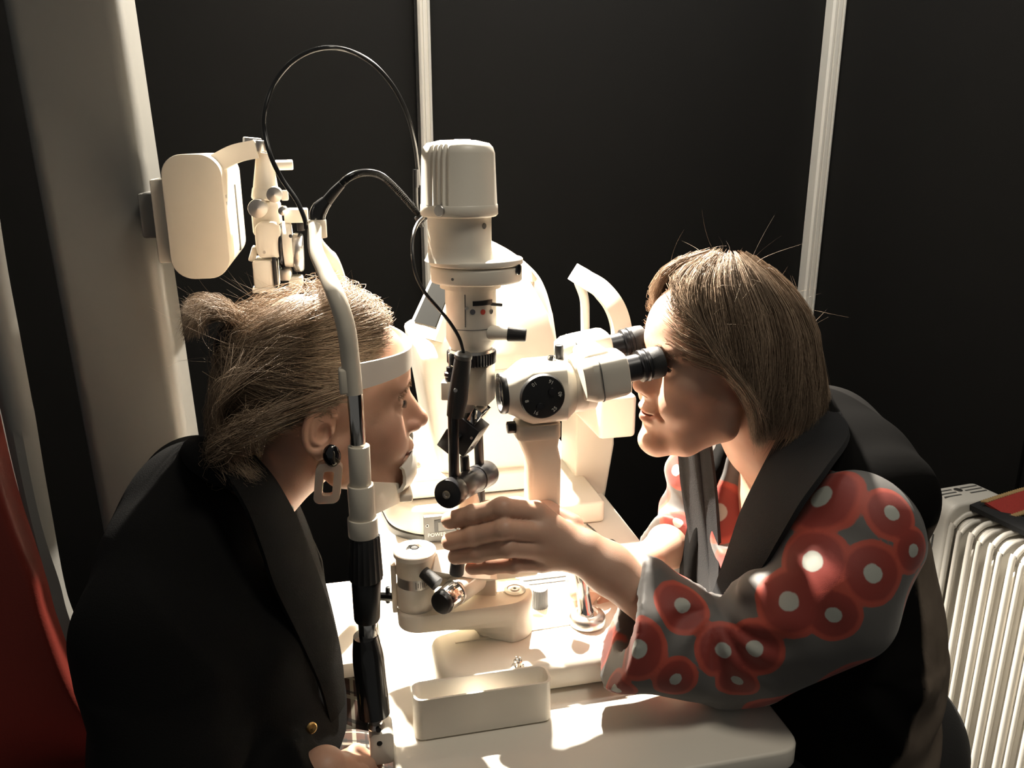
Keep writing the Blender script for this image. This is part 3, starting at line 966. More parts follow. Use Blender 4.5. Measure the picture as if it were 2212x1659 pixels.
# binocular head: two prism boxes and tubes, rising to the right
for sgn, nm in ((1, 'near'), (-1, 'far')):
    if sgn == 1:
        c0, c1, e1 = at(1262, 820, Y=-.030), at(1346, 800, Y=-.030), at(1446, 772, Y=-.030)
    else:
        c0, c1, e1 = at(1215, 775, Y=.034), at(1312, 752, Y=.034), at(1392, 734, Y=.034)
    dd = (c1 - c0).normalized()
    uu = (ZV - dd * ZV.dot(dd)).normalized()
    ss = uu.cross(dd)
    w_, h_ = .027, (.0258 if sgn == 1 else .025)
    L2 = (c1 - c0).length
    v, f = [], []
    for (l, sw, sh_, pw_) in ((-.004, .70, .90, 3.0), (.006, .95, 1.0, 4.0), (.020, 1.0, 1.0, 4.5), (L2 - .006, 1.0, .98, 4.5), (L2 - .0015, .97, .95, 4.), (L2, .90, .88, 3.5)):
        for i in range(40):
            a = 2 * PI * i / 40
            c_, s_ = math.cos(a), math.sin(a)
            r = (abs(c_) ** pw_ + abs(s_) ** pw_) ** (-1 / pw_)
            v.append(c0 + dd * l + ss * (w_ * sw * r * c_) + uu * (h_ * sh_ * r * s_))
    for j in range(5):
        for i in range(40):
            f.append((j * 40 + i, j * 40 + (i + 1) % 40, (j + 1) * 40 + (i + 1) % 40, (j + 1) * 40 + i))
    f.append(tuple(range(40)))
    f.append(tuple(200 + i for i in range(40)))
    pbx = MB().add(v, f).build('prism_box', WHITE, sl, sharp=30)
    # seam around the box
    rows = []
    for i in range(41):
        a = 2 * PI * i / 40
        c_, s_ = math.cos(a), math.sin(a)
        r = (abs(c_) ** 4.5 + abs(s_) ** 4.5) ** (-1 / 4.5)
        rows.append([c0 + dd * (.0135 + dl_) + ss * (w_ * 1.0 * r * c_) + uu * (h_ * 1.0 * r * s_) for dl_ in (0, .0009)])
    MB().strip(rows, .0012).build('seam', DGREY, pbx)
    ey = MB().lathe([(0, -.004), (.0155, -.004), (.0155, .018), (.0150, .0185), (.0150, .0195), (.0185, .0200), (.0190, .021), (.0190, .0235), (.0180, .0245), (.0180, .0265), (.0195, .0275), (.0195, .0300), (.0185, .031), (0, .031)], c1, dd, 48).build('eyepiece', BLACKM, sl)
    MB().lathe([(.0180, .031), (.0188, .032), (.0190, .040), (.0182, .0465), (.0165, .0480), (.0150, .0475), (.0140, .040), (.0140, .034), (0, .034)], c1, dd, 44).build('eyecup', RUBBER, ey)
MB().tube([mp(.105, .004, .004), at(1262, 800, Y=.0), at(1290, 792, Y=.0)], [.027, .027, .022], seg=28, n=4).build('binocular_hub', WHITE, sl)
br0 = at(1262, 800, Y=-.014)
MB().box(at(1275, 790, Y=.0), (.034, .070, .052), bev=.008, seg=3, rot=rotY(-.17)).build('binocular_bridge', WHITE, sl)

# microscope stand: collar and column
colz0, colz1 = at(1165, 938, Y=0).z, at(1165, 905, Y=0).z
cxm = at(1160, 930, Y=0).x
MB().prism(round_poly([(cxm - .028, -.024), (cxm + .025, -.024), (cxm + .025, .024), (cxm - .028, .024)], [.012] * 4), (0, 0, colz0), XV, YV, colz1 - colz0, bev=.002).build('stand_collar', CREAM, sl)
MB().cyl((cxm - .028, -.006, (colz0 + colz1) / 2 + .004), (cxm - .038, -.006, (colz0 + colz1) / 2 + .004), .0075, bev=.001, flute=(10, .08)).build('collar_knob', BLACKM, sl)
c0x, c1x = at(1137, 1000, Y=0).x, at(1206, 1000, Y=0).x
rows = [(colz0 + .002, cxm - .026, cxm + .024, .020), (colz0 - .012, cxm - .020, cxm + .0225, .018), (colz0 - .030, c0x, c1x, .016), (.95, c0x, c1x, .016), (.925, c0x - .002, c1x - .002, .017), (.912, c0x - .006, c1x - .006, .017), (.898, c0x - .012, c1x - .012, .016)]
v, f = [], []
for (z_, xa, xb, hy) in rows:
    for p in rrect(xb - xa, hy * 2, .006, 4):
        v.append(((xa + xb) / 2 + p[0], p[1], z_))
n_ = 20
for j in range(len(rows) - 1):
    for i in range(n_):
        f.append((j * n_ + i, j * n_ + (i + 1) % n_, (j + 1) * n_ + (i + 1) % n_, (j + 1) * n_ + i))
f.append(tuple(range(n_)))
f.append(tuple((len(rows) - 1) * n_ + i for i in range(n_)))
MB().add(v, f).build('microscope_column', CREAM, sl, sharp=40)
MB().box((-.005, .004, .897), (.135, .030, .022), bev=.004, seg=3).build('column_foot', CREAM, sl)

# ================================================================== chin rest
cr = thing('chin_rest', 'white chin and forehead rest with black height grip clamped to the table edge', 'chin rest', (-.15, 0, TZ))
NY, FY = -.13, .13


def N(px, py):
    return at(px, py, Y=NY)


PX = N(775, 1000).x
topc = at(676, 496, Y=0)
for yy, s_ in ((NY, -1), (FY, 1)):
    def W(px, py):
        p = N(px, py)
        return Vector((p.x, yy, p.z))
    arch = [W(768, 905), W(764, 850), W(757, 780), W(747, 705)]
    q = W(725, 640)
    n1_, n2_ = at(705, 592, Y=NY * .62), at(682, 540, Y=NY * .30)
    arch += [Vector((q.x, yy * .92, q.z)), Vector((n1_.x, yy * .62, n1_.z)), Vector((n2_.x, yy * .30, n2_.z)), Vector((topc.x + .002, yy * .085, topc.z + .004))]
    MB().tube(arch[1:], [.0088, .0088, .0088, .0085, .008, .0075, .007], seg=16, n=8).build('arch_tube', CREAM, cr)
    MB().cyl(W(774, 968), W(766, 842), .0075, bev=.0005).build('chrome_rod', CHROME, cr)
    MB().cyl(W(779, 1048), W(775, 962), .0106, bev=.001).build('sleeve', CREAM, cr)
    MB().cyl(W(783, 1120), W(779, 1046), .0130, bev=.001).build('sleeve', CREAM, cr)
    MB().cyl(W(785, 1156), W(783, 1117), .0150, bev=.001).build('collar', CREAM, cr)
    zg = [W(788, 1154), W(791, 1250), W(793, 1340)]
    if s_ < 0:
        MB().cyl(zg[1], zg[0], .0175, .0150, bev=.002, seg=72, flute=(18, .06)).build('height_grip', RUBBER, cr)
        MB().cyl(zg[2], zg[1], .0135, .0150, bev=.003).build('grip_sleeve', BLACK, cr)
        MB().cyl(W(797, 1385), W(794, 1335), .0100, bev=.001).build('chrome_rod', CHROME, cr)
        hA, hB = W(790, 1372), W(808, 1530)
        hd2 = MB().tube([hA, hA.lerp(hB, .3), hB + Vector((0, -.01, .0)), ], [.013, .0165, .0165], seg=28, n=6)
        hd2.build('table_handle', mat('glossy_black_handle', (.012, .012, .012), .18, coat=.6), cr)
        MB().tube([W(808, 1530), W(812, 1560)], .007, seg=12).build('clamp_rod', STEEL, cr)
        zc_ = W(818, 1562)
        xl, xr, zlo = W(796, 1570).x, W(848, 1570).x, W(820, 1628).z
        mcl = MB().prism(rrect(xr - xl, zc_.z - zlo, .006), ((xl + xr) / 2, yy + .012, (zc_.z + zlo) / 2), XV, ZV, .030, bev=.002)
        clm = mcl.build('table_clamp', WHITE, cr)
        MB().lathe([(0, 0), (.009, 0), (.0095, .002), (.007, .006), (0, .006)], W(812, 1558) + Vector((0, -.004, -.004)), ZV, 20).build('clamp_collar', STEEL, cr)
        for p in ((818, 1577), (820, 1606)):
            MB().lathe([(0, .0004), (.0028, .0004), (.0030, 0.0002), (.0030, -.003), (0, -.003)], at(*p, Y=yy - .0182), (0, -1, 0), 16).build('screw_hole', BLACK, clm)
    else:
        MB().cyl(Vector((PX + .004, yy, TZ + .001)), W(785, 1150), .0125, bev=.002).build('post', CREAM, cr)
# top collar, forehead band, clips
tc_ = at(687, 495, Y=0)
MB().cyl(tc_ - ZV * .009, tc_ + ZV * .010, .0090, bev=.001).build('top_collar', CREAM, cr)
fz = at(879, 765, Y=0)
bandp = []
for i in range(25):
    t = -1 + 2 * i / 24
    y = NY * .99 * -t
    x = fz.x + .0035 - (abs(t) ** 2.3) * (fz.x - PX + .006)
    bandp.append(Vector((x, y, 0)))
zA, zB = at(885, 737, Y=0).z, at(890, 775, Y=0).z
zA2, zB2 = N(775, 788).z, N(775, 846).z
rows = []
for i, p in enumerate(bandp):
    t = abs(-1 + 2 * i / 24)
    zt_ = zA2 * t ** 1.5 + zA * (1 - t ** 1.5)
    zb_ = zB2 * t ** 1.5 + zB * (1 - t ** 1.5)
    rows.append([p + ZV * (zb_ + (zt_ - zb_) * j / 3) for j in range(4)])
MB().strip(rows, .003).build('forehead_band', mat('white_strap', (.74, .70, .63), .4), cr)
for yy in (NY, FY):
    p = N(748, 822)
    MB().box((p.x - .002, yy, p.z), (.010, .014, .026), bev=.003, seg=3).build('band_clip', CREAM, cr)
# chin cup and cross bar
cz = at(850, 1045, Y=0).z
xb = PX + .004
for sy in (-1, 1):
    ga, gb_ = Vector((PX + .008, .118 * sy, 0)), Vector((at(864, 1050, Y=0).x, .004 * sy, 0))
    gl = (gb_ - ga).length
    zl0, zl1 = N(800, 1124).z, N(800, 1050).z
    zr0, zr1 = at(864, 1078, Y=0).z, at(864, 1040, Y=0).z
    MB().prism([(0, zl0), (gl, zr0), (gl, zr1), (0, zl1)], ga, gb_ - ga, ZV, .006, bev=.002).build('gusset', CREAM, cr)
MB().box((PX + .035, 0, at(835, 1048, Y=0).z - .006), (.052, .060, .010), bev=.003, seg=3).build('chin_plate', CREAM, cr)
cup = []
cxx, zf = at(806, 1040, Y=0).x, at(845, 1040, Y=0).z
xr_, zr_ = at(896, 1000, Y=0).x, at(878, 968, Y=0).z
for i in range(15):
    t = -1 + 2 * i / 14
    e = 1 - t * t
    yv = .038 * t
    xw = xr_ - .016 * (1 - e)
    zt_ = zf + (zr_ - zf) * (.80 + .20 * e)
    cup.append([Vector(q_) for q_ in ((cxx, yv, zf + .002), (cxx + (xw - cxx) * .4, yv, zf), (xw - .012, yv, zf + .001), (xw - .004, yv, zf + .005), (xw, yv, zf + .012), (xw + .0005, yv, (zf + zt_) / 2 + .004), (xw - .001, yv, zt_ - .003), (xw - .004, yv, zt_))])
MB().strip(cup, .0042).build('chin_cup', mat('white_cup', (.76, .72, .64), .3), cr)
MB().lathe([(0, 0), (.0055, 0), (.0055, .010), (0, .011)], at(826, 1062, Y=-.055), (0.3, -1, 0.15), 16).build('peg', CREAM, cr)

# black fixation lamp: elbow, gooseneck, lamp tip (one lamp held by the arch)
fx = thing('fixation_lamp', 'black gooseneck fixation lamp on top of the chin rest arch', 'lamp', at(687, 490, Y=0))
MB().tube([at(687, 484, Y=0), at(686, 465, Y=0), at(692, 450, Y=0), at(706, 434, Y=0)], [.0075, .0085, .0085, .0062], seg=16, n=6).build('elbow', mat('black_elbow', (.012, .012, .012), .25, coat=.5), fx)
MB().tube([at(704, 437, Y=0), at(722, 415, Y=-.002), at(738, 398, Y=-.004)], [.0058, .0052, .0042], seg=14, n=6).build('neck_sleeve', BLACK, fx)
gp = spline([at(730, 404, Y=-.003), at(755, 383, Y=0), at(785, 373, Y=.01), at(818, 378, Y=.02), at(850, 402, Y=.03), at(885, 440, Y=.035), at(908, 466, Y=.035)], 40)
rr_ = [.0036 + (.0005 if i % 3 else -.0002) for i in range(len(gp))]
v = MB()
v.tube(gp, rr_, seg=10, n=0)
v.build('gooseneck', mat('black_ribbed_metal', (.03, .03, .03), .22, metal=.6), fx)
MB().cyl(at(905, 463, Y=.035), at(916, 478, Y=.035), .007).build('lamp_tip', BLACKM, fx)
# loop of black cable from the arch to the lamp cap
lc = [at(662, 494, Y=-.01), at(657, 470, Y=-.01), at(640, 432, Y=-.005), at(608, 385, Y=0), at(584, 335, Y=0), at(571, 280, Y=.01), at(573, 235, Y=.01), at(590, 185, Y=.02), at(622, 141, Y=.02), at(665, 113, Y=.02), at(712, 103, Y=.02), at(760, 112, Y=.03), at(808, 140, Y=.03), at(850, 188, Y=.03), at(880, 248, Y=.03), at(896, 310, Y=.035), at(903, 365, Y=.04), at(905, 400, Y=.04)]
cb = thing('looped_cable', 'black cable in a high loop above the patient, ending beside the lamp cap', 'cable', lc[0])
MB().tube(lc, .0024, seg=10, n=8).build('cable_cord', mat('black_cable', (.016, .016, .016), .28, coat=.3), cb)
MB().tube([at(899, 366, Y=.04), at(899, 405, Y=.04)], .0035, seg=10).build('connector', BLACKM, cb)
MB().tube([at(898, 404, Y=.04), at(900, 450, Y=.04), at(912, 490, Y=.04)], .0030, seg=10).build('cable_tail', BLACK, cb)
tc2 = [at(914, 470, Y=.02), at(902, 483, Y=0), at(893, 508, Y=-.02), at(891, 545, Y=-.035), at(898, 592, Y=-.045), at(918, 632, Y=-.05), at(945, 664, Y=-.05), at(972, 697, Y=-.05), at(992, 730, Y=-.05), at(1002, 762, Y=-.049)]
cb2 = thing('control_cable', 'thin black cable curving past the tower to the hand control', 'cable', tc2[0])
MB().tube(tc2, .0019, seg=9, n=8).build('cable_cord', MATS['black_cable'], cb2)

# ================================================================== storage tray on the table
tz1 = at(895, 1514, Y=-.132).z
tx0, tx1, ty0, ty1 = at(897, 1600, Z=TZ).x, at(1192, 1556, Z=TZ).x, -.133, -.088
b = bmesh.new()
po_ = rrect(tx1 - tx0, .034, .009, 6)
tcx, tcy = (tx0 + tx1) / 2, -.117
def ring(sc, z_):
    return [b.verts.new((tcx + p[0] + math.copysign(sc, p[0]) * -1, tcy + p[1] + math.copysign(sc, p[1]) * -1, z_)) for p in po_]
R_ = [ring(.002, TZ + .0006), ring(0, TZ + .003), ring(-.001, tz1 - .0015), ring(-.0002, tz1), ring(.0025, tz1), ring(.0035, tz1 - .0015), ring(.005, TZ + .014), ring(.008, TZ + .010)]
n_ = len(po_)
for i in range(len(R_) - 1):
    for j in range(n_):
        b.faces.new((R_[i][j], R_[i][(j + 1) % n_], R_[i + 1][(j + 1) % n_], R_[i + 1][j]))
b.faces.new(R_[0][::-1])
b.faces.new(R_[-1])
q = MB()
q.bm(b)
b.free()
ty_ = q.build('storage_tray', TOPW, None, sharp=40)
tag(ty_, 'long open cream tray standing on the table in front of the slit lamp', 'tray')

tcd = MB().tube([at(1268, 1132, Z=TZ + .0016), at(1288, 1150, Z=TZ + .0016), at(1300, 1168, Z=TZ + .0016), at(1322, 1166, Z=TZ + .0016), at(1336, 1178, Z=TZ + .0016), at(1347, 1193, Z=TZ + .0016)], .0013, seg=8, n=6).build('thin_cord', DGREY)
tag(tcd, 'thin dark cord end lying on the table behind the examiner wrist', 'cord')

# ================================================================== autorefractor in the background
AYF = .36
ar = thing('autorefractor', 'white domed autorefractor with a tilted screen behind the slit lamp', 'autorefractor', (.1, .5, TZ))


def Q(px, py, dy=0.):
    return at(px, py, Y=AYF + dy)


zb1 = Q(900, 1083).z
# base with the bulging control panel
bpz = [(-.105, .45), (-.095, .375), (-.05, .335), (.02, .325), (.07, .36), (.19, .36), (.19, .66), (-.105, .66)]
bse = MB().prism(round_poly(bpz, [.01, .03, .02, .03, .02, .01, .02, .02]), (0, 0, TZ + .010), XV, YV, zb1 - TZ - .012, bev=.010, seg=4).build('base', WHITE, ar)
MB().prism(round_poly(bpz, [.01, .03, .02, .03, .02, .01, .02, .02]), (0, 0, TZ + .0005), XV, YV, .010).build('base_foot', DGREY, ar)
p0, p1 = at(916, 1120, Y=.318), at(1010, 1163, Y=.318)
cpn = MB().box(((p0.x + p1.x) / 2, .327, (p0.z + p1.z) / 2), (p1.x - p0.x, .012, p0.z - p1.z), bev=.001).build('control_panel', DGREY, ar)
pw_ = at(935, 1137, Y=.3205)
MB().box((at(965, 1140, Y=.32).x, .3208, pw_.z), (.040, .002, .022), bev=.0005).build('switch_frame', BLACK, cpn)
MB().box((at(965, 1140, Y=.32).x + .002, .3198, pw_.z - .001), (.032, .002, .016), bev=.0005).build('switch', DGREY, cpn)
MB().lathe([(.0018, 0), (.0026, 0), (.0026, .0005), (.0018, .0005), (.0018, 0)], at(923, 1136, Y=.3205), (0, -1, 0), 16).build('power_mark', INK, cpn)
text_mesh('POWER', .0088, at(944, 1155, Y=.3205), XV, ZV, INK, cpn, 'lettering')
MB().prism(round_poly([(-.092, AYF + .01), (.185, AYF + .01), (.185, .64), (-.092, .64)], [.012] * 4), (0, 0, zb1 - .001), XV, YV, .006).build('gap_plate', BLACK, ar)
zp1 = Q(900, 1035).z
MB().prism(round_poly([(-.098, AYF), (.190, AYF), (.190, .65), (-.098, .65)], [.015] * 4), (0, 0, zb1 + .003), XV, YV, zp1 - zb1 - .003, bev=.006, seg=4).build('platform', WHITE, ar)
jp = at(888, 1000, Z=zp1)
jb = MB().lathe([(0, 0), (.024, 0), (.023, .002), (.012, .003), (.010, .0015), (0, .0015)], jp, ZV, 36).build('joystick_boot', CREAM, ar)
MB().lathe([(0, .001), (.010, .001), (.007, .010), (.006, .014), (.009, .020), (.012, .050), (.010, .060), (0, .062)], jp + Vector((-.006, 0, 0)), ZV, 24).build('joystick', BLACK, ar)
# head: side profile in X-Z pushed along Y, sides tapering to a dome
xr, zt_ = Q(1218, 700).x, at(1090, 548, Y=.45).z
pf = [Q(948, 1030), Q(926, 900), Q(901, 765), Q(950, 742), Q(975, 672), Q(1004, 590), Q(1016, 560)]
prof2 = [(p.x, p.z) for p in pf] + [(Q(1055, 545).x, Q(1055, 541).z), (Q(1120, 560).x, Q(1120, 552).z), (Q(1180, 590).x, Q(1180, 590).z), (Q(1210, 630).x, Q(1210, 630).z), (Q(1220, 690).x, Q(1220, 690).z), (Q(1219, 850).x, Q(1219, 850).z), (Q(1205, 1005).x, Q(1205, 1005).z), (Q(1195, 1030).x, Q(1195, 1030).z)]
pp = [Vector((a, 0, b_)) for a, b_ in prof2]
lp = pp[2:5] + spline(pp[5:12], 6) + pp[12:] + pp[:2]
lp = [(p.x, p.z) for p in lp]
lq = []
for i_ in range(len(lp)):
    a_, b_ = lp[i_], lp[(i_ + 1) % len(lp)]
    lq.append(a_)
    zc_h = at(1150, 768, Y=AYF + .012).z
    if (a_[1] - zc_h) * (b_[1] - zc_h) < 0:
        t_ = (zc_h - a_[1]) / (b_[1] - a_[1])
        lq.append((a_[0] + (b_[0] - a_[0]) * t_, zc_h))
lp = lq
cxh, czh = sum(p[0] for p in lp) / len(lp), sum(p[1] for p in lp) / len(lp)
zcr = at(1150, 768, Y=AYF + .012).z
v, f = [], []
ys = [(AYF + .012, .86), (AYF + .014, .90), (AYF + .022, .955), (AYF + .04, .985), (AYF + .07, 1.0), (AYF + .21, 1.0), (AYF + .24, .97), (AYF + .27, .9), (AYF + .28, .8)]
for (yv, sc) in ys:
    for (a, b_) in lp:
        zz_ = (zcr + (b_ - zcr) * sc) if b_ > zcr else b_
        v.append((cxh + (a - cxh) * sc, yv + (max(0, zz_ - zcr) * .62 if yv < AYF + .1 else 0), zz_))
n_ = len(lp)
for j in range(len(ys) - 1):
    for i in range(n_):
        f.append((j * n_ + i, j * n_ + (i + 1) % n_, (j + 1) * n_ + (i + 1) % n_, (j + 1) * n_ + i))
ix = [i for i in range(n_) if abs(lp[i][1] - zcr) < 1e-6]
f.append(tuple(range(ix[0], ix[1] + 1)))
f.append(tuple(range(ix[1], n_)) + tuple(range(0, ix[0] + 1)))
f.append(tuple((len(ys) - 1) * n_ + i for i in range(n_)))
hdm = MB().add(v, f).build('head', WHITE, ar, sharp=45)
# shallow step on the flank, hook recess
MB().prism(round_poly([(p.x, p.z) for p in (Q(990, 812, -.0), Q(1182, 790, -.0), Q(1190, 1000, 0), Q(968, 1010, 0))], [.02, .02, .01, .01]), (0, AYF + .018, 0), XV, ZV, .008, bev=.003).build('side_cover', WHITE, ar)
MB().prism([(p.x, p.z) for p in (Q(1168, 594, .0), Q(1184, 616, .0), Q(1180, 622, 0), Q(1171, 623, .0))], (0, AYF + .115, 0), XV, ZV, .05, bev=.002).build('recess', CREAM, hdm)
# screen on the sloping operator side
def quad(m_, w_):
    """rows over the screen plane: m_ along the slope (0 low, 1 high), w_ from the near edge to the far edge"""
    n0_, n1_ = at(948, 738, Y=.375), at(1003, 590, Y=.375)
    f0_, f1_ = at(884, 722, Y=.55), at(953, 574, Y=.55)
    return [[n0_.lerp(n1_, m).lerp(f0_.lerp(f1_, m), w) for w in w_] for m in m_]


MB().strip(quad((0, .5, 1), (0, .5, 1)), .014).build('screen_frame', WHITE, ar)
sq = quad((.18, .5, .92), (.10, .5, .86))
so_ = (sq[0][2] - sq[0][0]).cross(sq[2][0] - sq[0][0]).normalized()
if so_.x > 0:
    so_ = -so_
MB().strip([[p + so_ * .0078 for p in r_] for r_ in sq], .002).build('screen', SCREEN, ar)
# patient side: base block, upright and head rest
rz0 = at(1310, 1130, Z=TZ)
MB().prism(round_poly([(.175, AYF - .02), (.276, AYF - .02), (.276, .60), (.175, .60)], [.004, .012, .012, .004]), (0, 0, TZ + .0005), XV, YV, Q(1260, 1078).z - TZ, bev=.006, seg=3).build('rest_base', WHITE, ar)
zup0, zup1 = Q(1280, 1090, .02).z, Q(1280, 905, .02).z
up_ = [(Q(1243, 1000, .1).x, Q(1243, 1090, .1).z), (Q(1305, 1090, .1).x, Q(1305, 1090, .1).z), (Q(1328, 960, .1).x, Q(1328, 960, .1).z), (Q(1326, 880, .1).x, Q(1326, 880, .1).z), (Q(1246, 880, .1).x, Q(1246, 880, .1).z)]
MB().prism(up_, (0, AYF + .20, 0), XV, ZV, .10, bev=.006, seg=3).build('rest_upright', WHITE, ar)
MB().box(Q(1302, 872, .05), (.066, .16, .075), bev=.008, seg=3).build('chin_block', WHITE, ar)
nb = [Q(1342, 860, .02), Q(1343, 760, .02), Q(1341, 705, .02), Q(1326, 660, .025), Q(1298, 625, .045), Q(1268, 605, .075), Q(1243, 590, .10)]
nb = spline(nb, 8)
rows = []
for i, p in enumerate(nb):
    t = (nb[min(i + 1, len(nb) - 1)] - nb[max(i - 1, 0)]).normalized()
    w_ = t.cross(YV).normalized() * .0155
    rows.append([p - w_, p - w_ * .6 , p + w_ * .6, p + w_])
MB().strip(rows, .020).build('rest_arm', WHITE, ar, sharp=50)
fb = [Q(1262, 880, .16), Q(1264, 760, .16), Q(1264, 690, .16), Q(1262, 645, .15), Q(1250, 610, .13), Q(1244, 592, .10)]
MB().tube(fb, .0085, seg=12, n=6).build('rest_post', WHITE, ar)
# ================================================================== implicit surfaces for people and clothes
def V3(p): return np.array(p, np.float32)


def ell(p, c, r):
    q = (p - V3(c)) / V3(r)
    k0 = np.sqrt((q * q).sum(-1)) + 1e-9
    k1 = np.sqrt(((q / V3(r)) ** 2).sum(-1)) + 1e-9
    return k0 * (k0 - 1) / k1


def sph(p, c, r):
    q = p - V3(c)
    return np.sqrt((q * q).sum(-1)) - r


def rc(p, a, b, ra, rb):
    a, b = V3(a), V3(b)
    ab = b - a
    t = np.clip(((p - a) @ ab) / max(1e-9, float(ab @ ab)), 0, 1)
    q = p - a - t[:, None] * ab
    return np.sqrt((q * q).sum(-1)) - (ra + (rb - ra) * t)


def smin(a, b, k):
    h = np.clip(.5 + .5 * (b - a) / k, 0, 1)
    return b + (a - b) * h - k * h * (1 - h)


def smax(a, b, k): return -smin(-a, -b, k)


def chain(p, pts, rs, k=.006):
    d = None
    for i in range(len(pts) - 1):
        e = rc(p, pts[i], pts[i + 1], rs[i], rs[i + 1])
        d = e if d is None else (smin(d, e, k) if k else np.minimum(d, e))
    return d


def inbox(p, f, lo, hi, m=.06):
    """evaluate f only where p is in the box grown by m; elsewhere the distance to that box (at least m)"""
    lo, hi = V3(lo) - m, V3(hi) + m
    q = np.maximum(np.maximum(lo - p, p - hi), 0)
    d = np.sqrt((q * q).sum(-1)) + m * .8
    k = np.all((p >= lo) & (p <= hi), axis=1)
    if k.any():
        d[k] = f(p[k])
    return d


def surface(f, lo, hi, h, name, B=16, fine=None):
    """naive surface nets over the blocks that the surface passes; fine = [(axis, from, to, spacing)] refines slabs of the grid"""
    lo = np.array(lo, np.float64)
    tab = []
    for ax in range(3):
        x, xs = lo[ax], [lo[ax]]
        while x < hi[ax]:
            st = h
            for a_, f0, f1, fs in (fine or []):
                if a_ == ax:
                    e = max(f0 - x, x - f1, 0)
                    st = min(st, fs + (h - fs) * min(1, e / .03))
            x += st
            xs.append(x)
        while (len(xs) - 1) % B:
            xs.append(xs[-1] + h)
        tab.append(np.array(xs))
    n = np.array([(len(t) - 1) // B for t in tab])

    def wp(u):
        return np.stack([np.interp(u[..., k], np.arange(len(tab[k])), tab[k]) for k in range(3)], -1)

    gi = np.stack(np.meshgrid(*[np.arange(k) for k in n], indexing='ij'), -1).reshape(-1, 3)
    c0, c1 = wp(gi * B), wp((gi + 1) * B)
    hd = np.sqrt(((c1 - c0) ** 2).sum(-1)) / 2
    act = np.abs(f(((c0 + c1) / 2).astype(np.float32))) < hd * 1.3 + .004
    gi = gi[act]
    loc = np.stack(np.meshgrid(*[np.arange(B + 1)] * 3, indexing='ij'), -1).reshape(-1, 3)
    S = (n * B + 2).astype(np.int64)
    keys, verts, edges = [], [], []
    C8 = [(i, j, k) for i in (0, 1) for j in (0, 1) for k in (0, 1)]
    for b0 in range(0, len(gi), 160):
        G = gi[b0:b0 + 160]
        idx = (G[:, None, :] * B + loc[None]).reshape(-1, 3)
        P = np.stack([tab[k][idx[:, k]] for k in range(3)], -1).astype(np.float32)
        val = f(P).reshape(len(G), B + 1, B + 1, B + 1)
        c = [val[:, i:B + i, j:B + j, k:B + k] for i, j, k in C8]
        sgn = sum((a < 0).astype(np.int8) for a in c)
        w = np.argwhere((sgn > 0) & (sgn < 8))
        if not len(w):
            continue
        cv = np.stack([a[tuple(w.T)] for a in c], -1)
        acc = np.zeros((len(w), 3))
        cnt = np.zeros(len(w))
        for a in range(8):
            for bb in range(a + 1, 8):
                da = np.array(C8[bb]) - np.array(C8[a])
                if np.abs(da).sum() != 1:
                    continue
                va, vb = cv[:, a], cv[:, bb]
                m = (va < 0) != (vb < 0)
                t = np.where(m, va / (va - vb + 1e-20), 0)
                acc += np.where(m[:, None], np.array(C8[a]) + t[:, None] * da, 0)
                cnt += m
        cell = G[w[:, 0]] * B + w[:, 1:]
        verts.append(wp(cell + acc / cnt[:, None]))
        keys.append((cell[:, 0] * S[1] + cell[:, 1]) * S[2] + cell[:, 2])
        for ax in range(3):
            o = [0, 0, 0]
            o[ax] = 1
            kk = C8.index(tuple(o))
            m = (cv[:, 0] < 0) != (cv[:, kk] < 0)
            edges.append((ax, cell[m], cv[m, 0] < 0))
    key = np.concatenate(keys)
    V = np.concatenate(verts)
    o = np.argsort(key)
    key, V = key[o], V[o]
    F = []
    for ax, cell, neg in edges:
        u, v = [(1, 2), (2, 0), (0, 1)][ax]
        q = []
        ok = np.ones(len(cell), bool)
        for du, dv in ((0, 0), (-1, 0), (-1, -1), (0, -1)):
            cc = cell.copy()
            cc[:, u] += du
            cc[:, v] += dv
            kk = (cc[:, 0] * S[1] + cc[:, 1]) * S[2] + cc[:, 2]
            i = np.clip(np.searchsorted(key, kk), 0, len(key) - 1)
            ok &= key[i] == kk
            q.append(i)
        q = np.stack(q, -1)
        q[~neg] = q[~neg][:, ::-1]
        F.append(q[ok])
    return npmesh(name, V, np.concatenate(F))


def mesh_co(me):
    a = np.empty(len(me.vertices) * 3, np.float32)
    me.vertices.foreach_get('co', a)
    return a.reshape(-1, 3)


def point_attr(me, name, vals):
    me.attributes.new(name, 'FLOAT', 'POINT').data.foreach_set('value', np.asarray(vals, np.float32))


def strand_mesh(name, P, r0, tone, taper=.25, sides=3):
    """P (N,K,3) -> thin tapering tubes in one mesh, tone (N,) as a point attribute"""
    N, K, _ = P.shape
    T = np.gradient(P, axis=1)
    T /= np.linalg.norm(T, axis=2, keepdims=True) + 1e-9
    ref = rng.normal(size=(N, 1, 3))
    X = np.cross(T, ref)
    X /= np.linalg.norm(X, axis=2, keepdims=True) + 1e-9
    Y = np.cross(T, X)
    s_ = np.linspace(0, 1, K)
    rad = (np.asarray(r0).reshape(-1, 1) if np.ndim(r0) else r0) * (1 - (1 - taper) * s_ ** 2)[None]
    rad = np.broadcast_to(rad, (N, K))
    vs = []
    for j in range(sides):
        a = 2 * PI * j / sides
        vs.append(P + rad[..., None] * (X * math.cos(a) + Y * math.sin(a)))
    V = np.stack(vs, 2).reshape(-1, 3)
    base = (np.arange(N)[:, None] * K + np.arange(K - 1)[None]) * sides
    F = []
    for j in range(sides):
        k = (j + 1) % sides
        F.append(np.stack([base + j, base + k, base + sides + k, base + sides + j], -1).reshape(-1, 4))
    me = npmesh(name, V, np.concatenate(F))
    point_attr(me, 'tone', np.repeat(np.asarray(tone), K * sides))
    return me


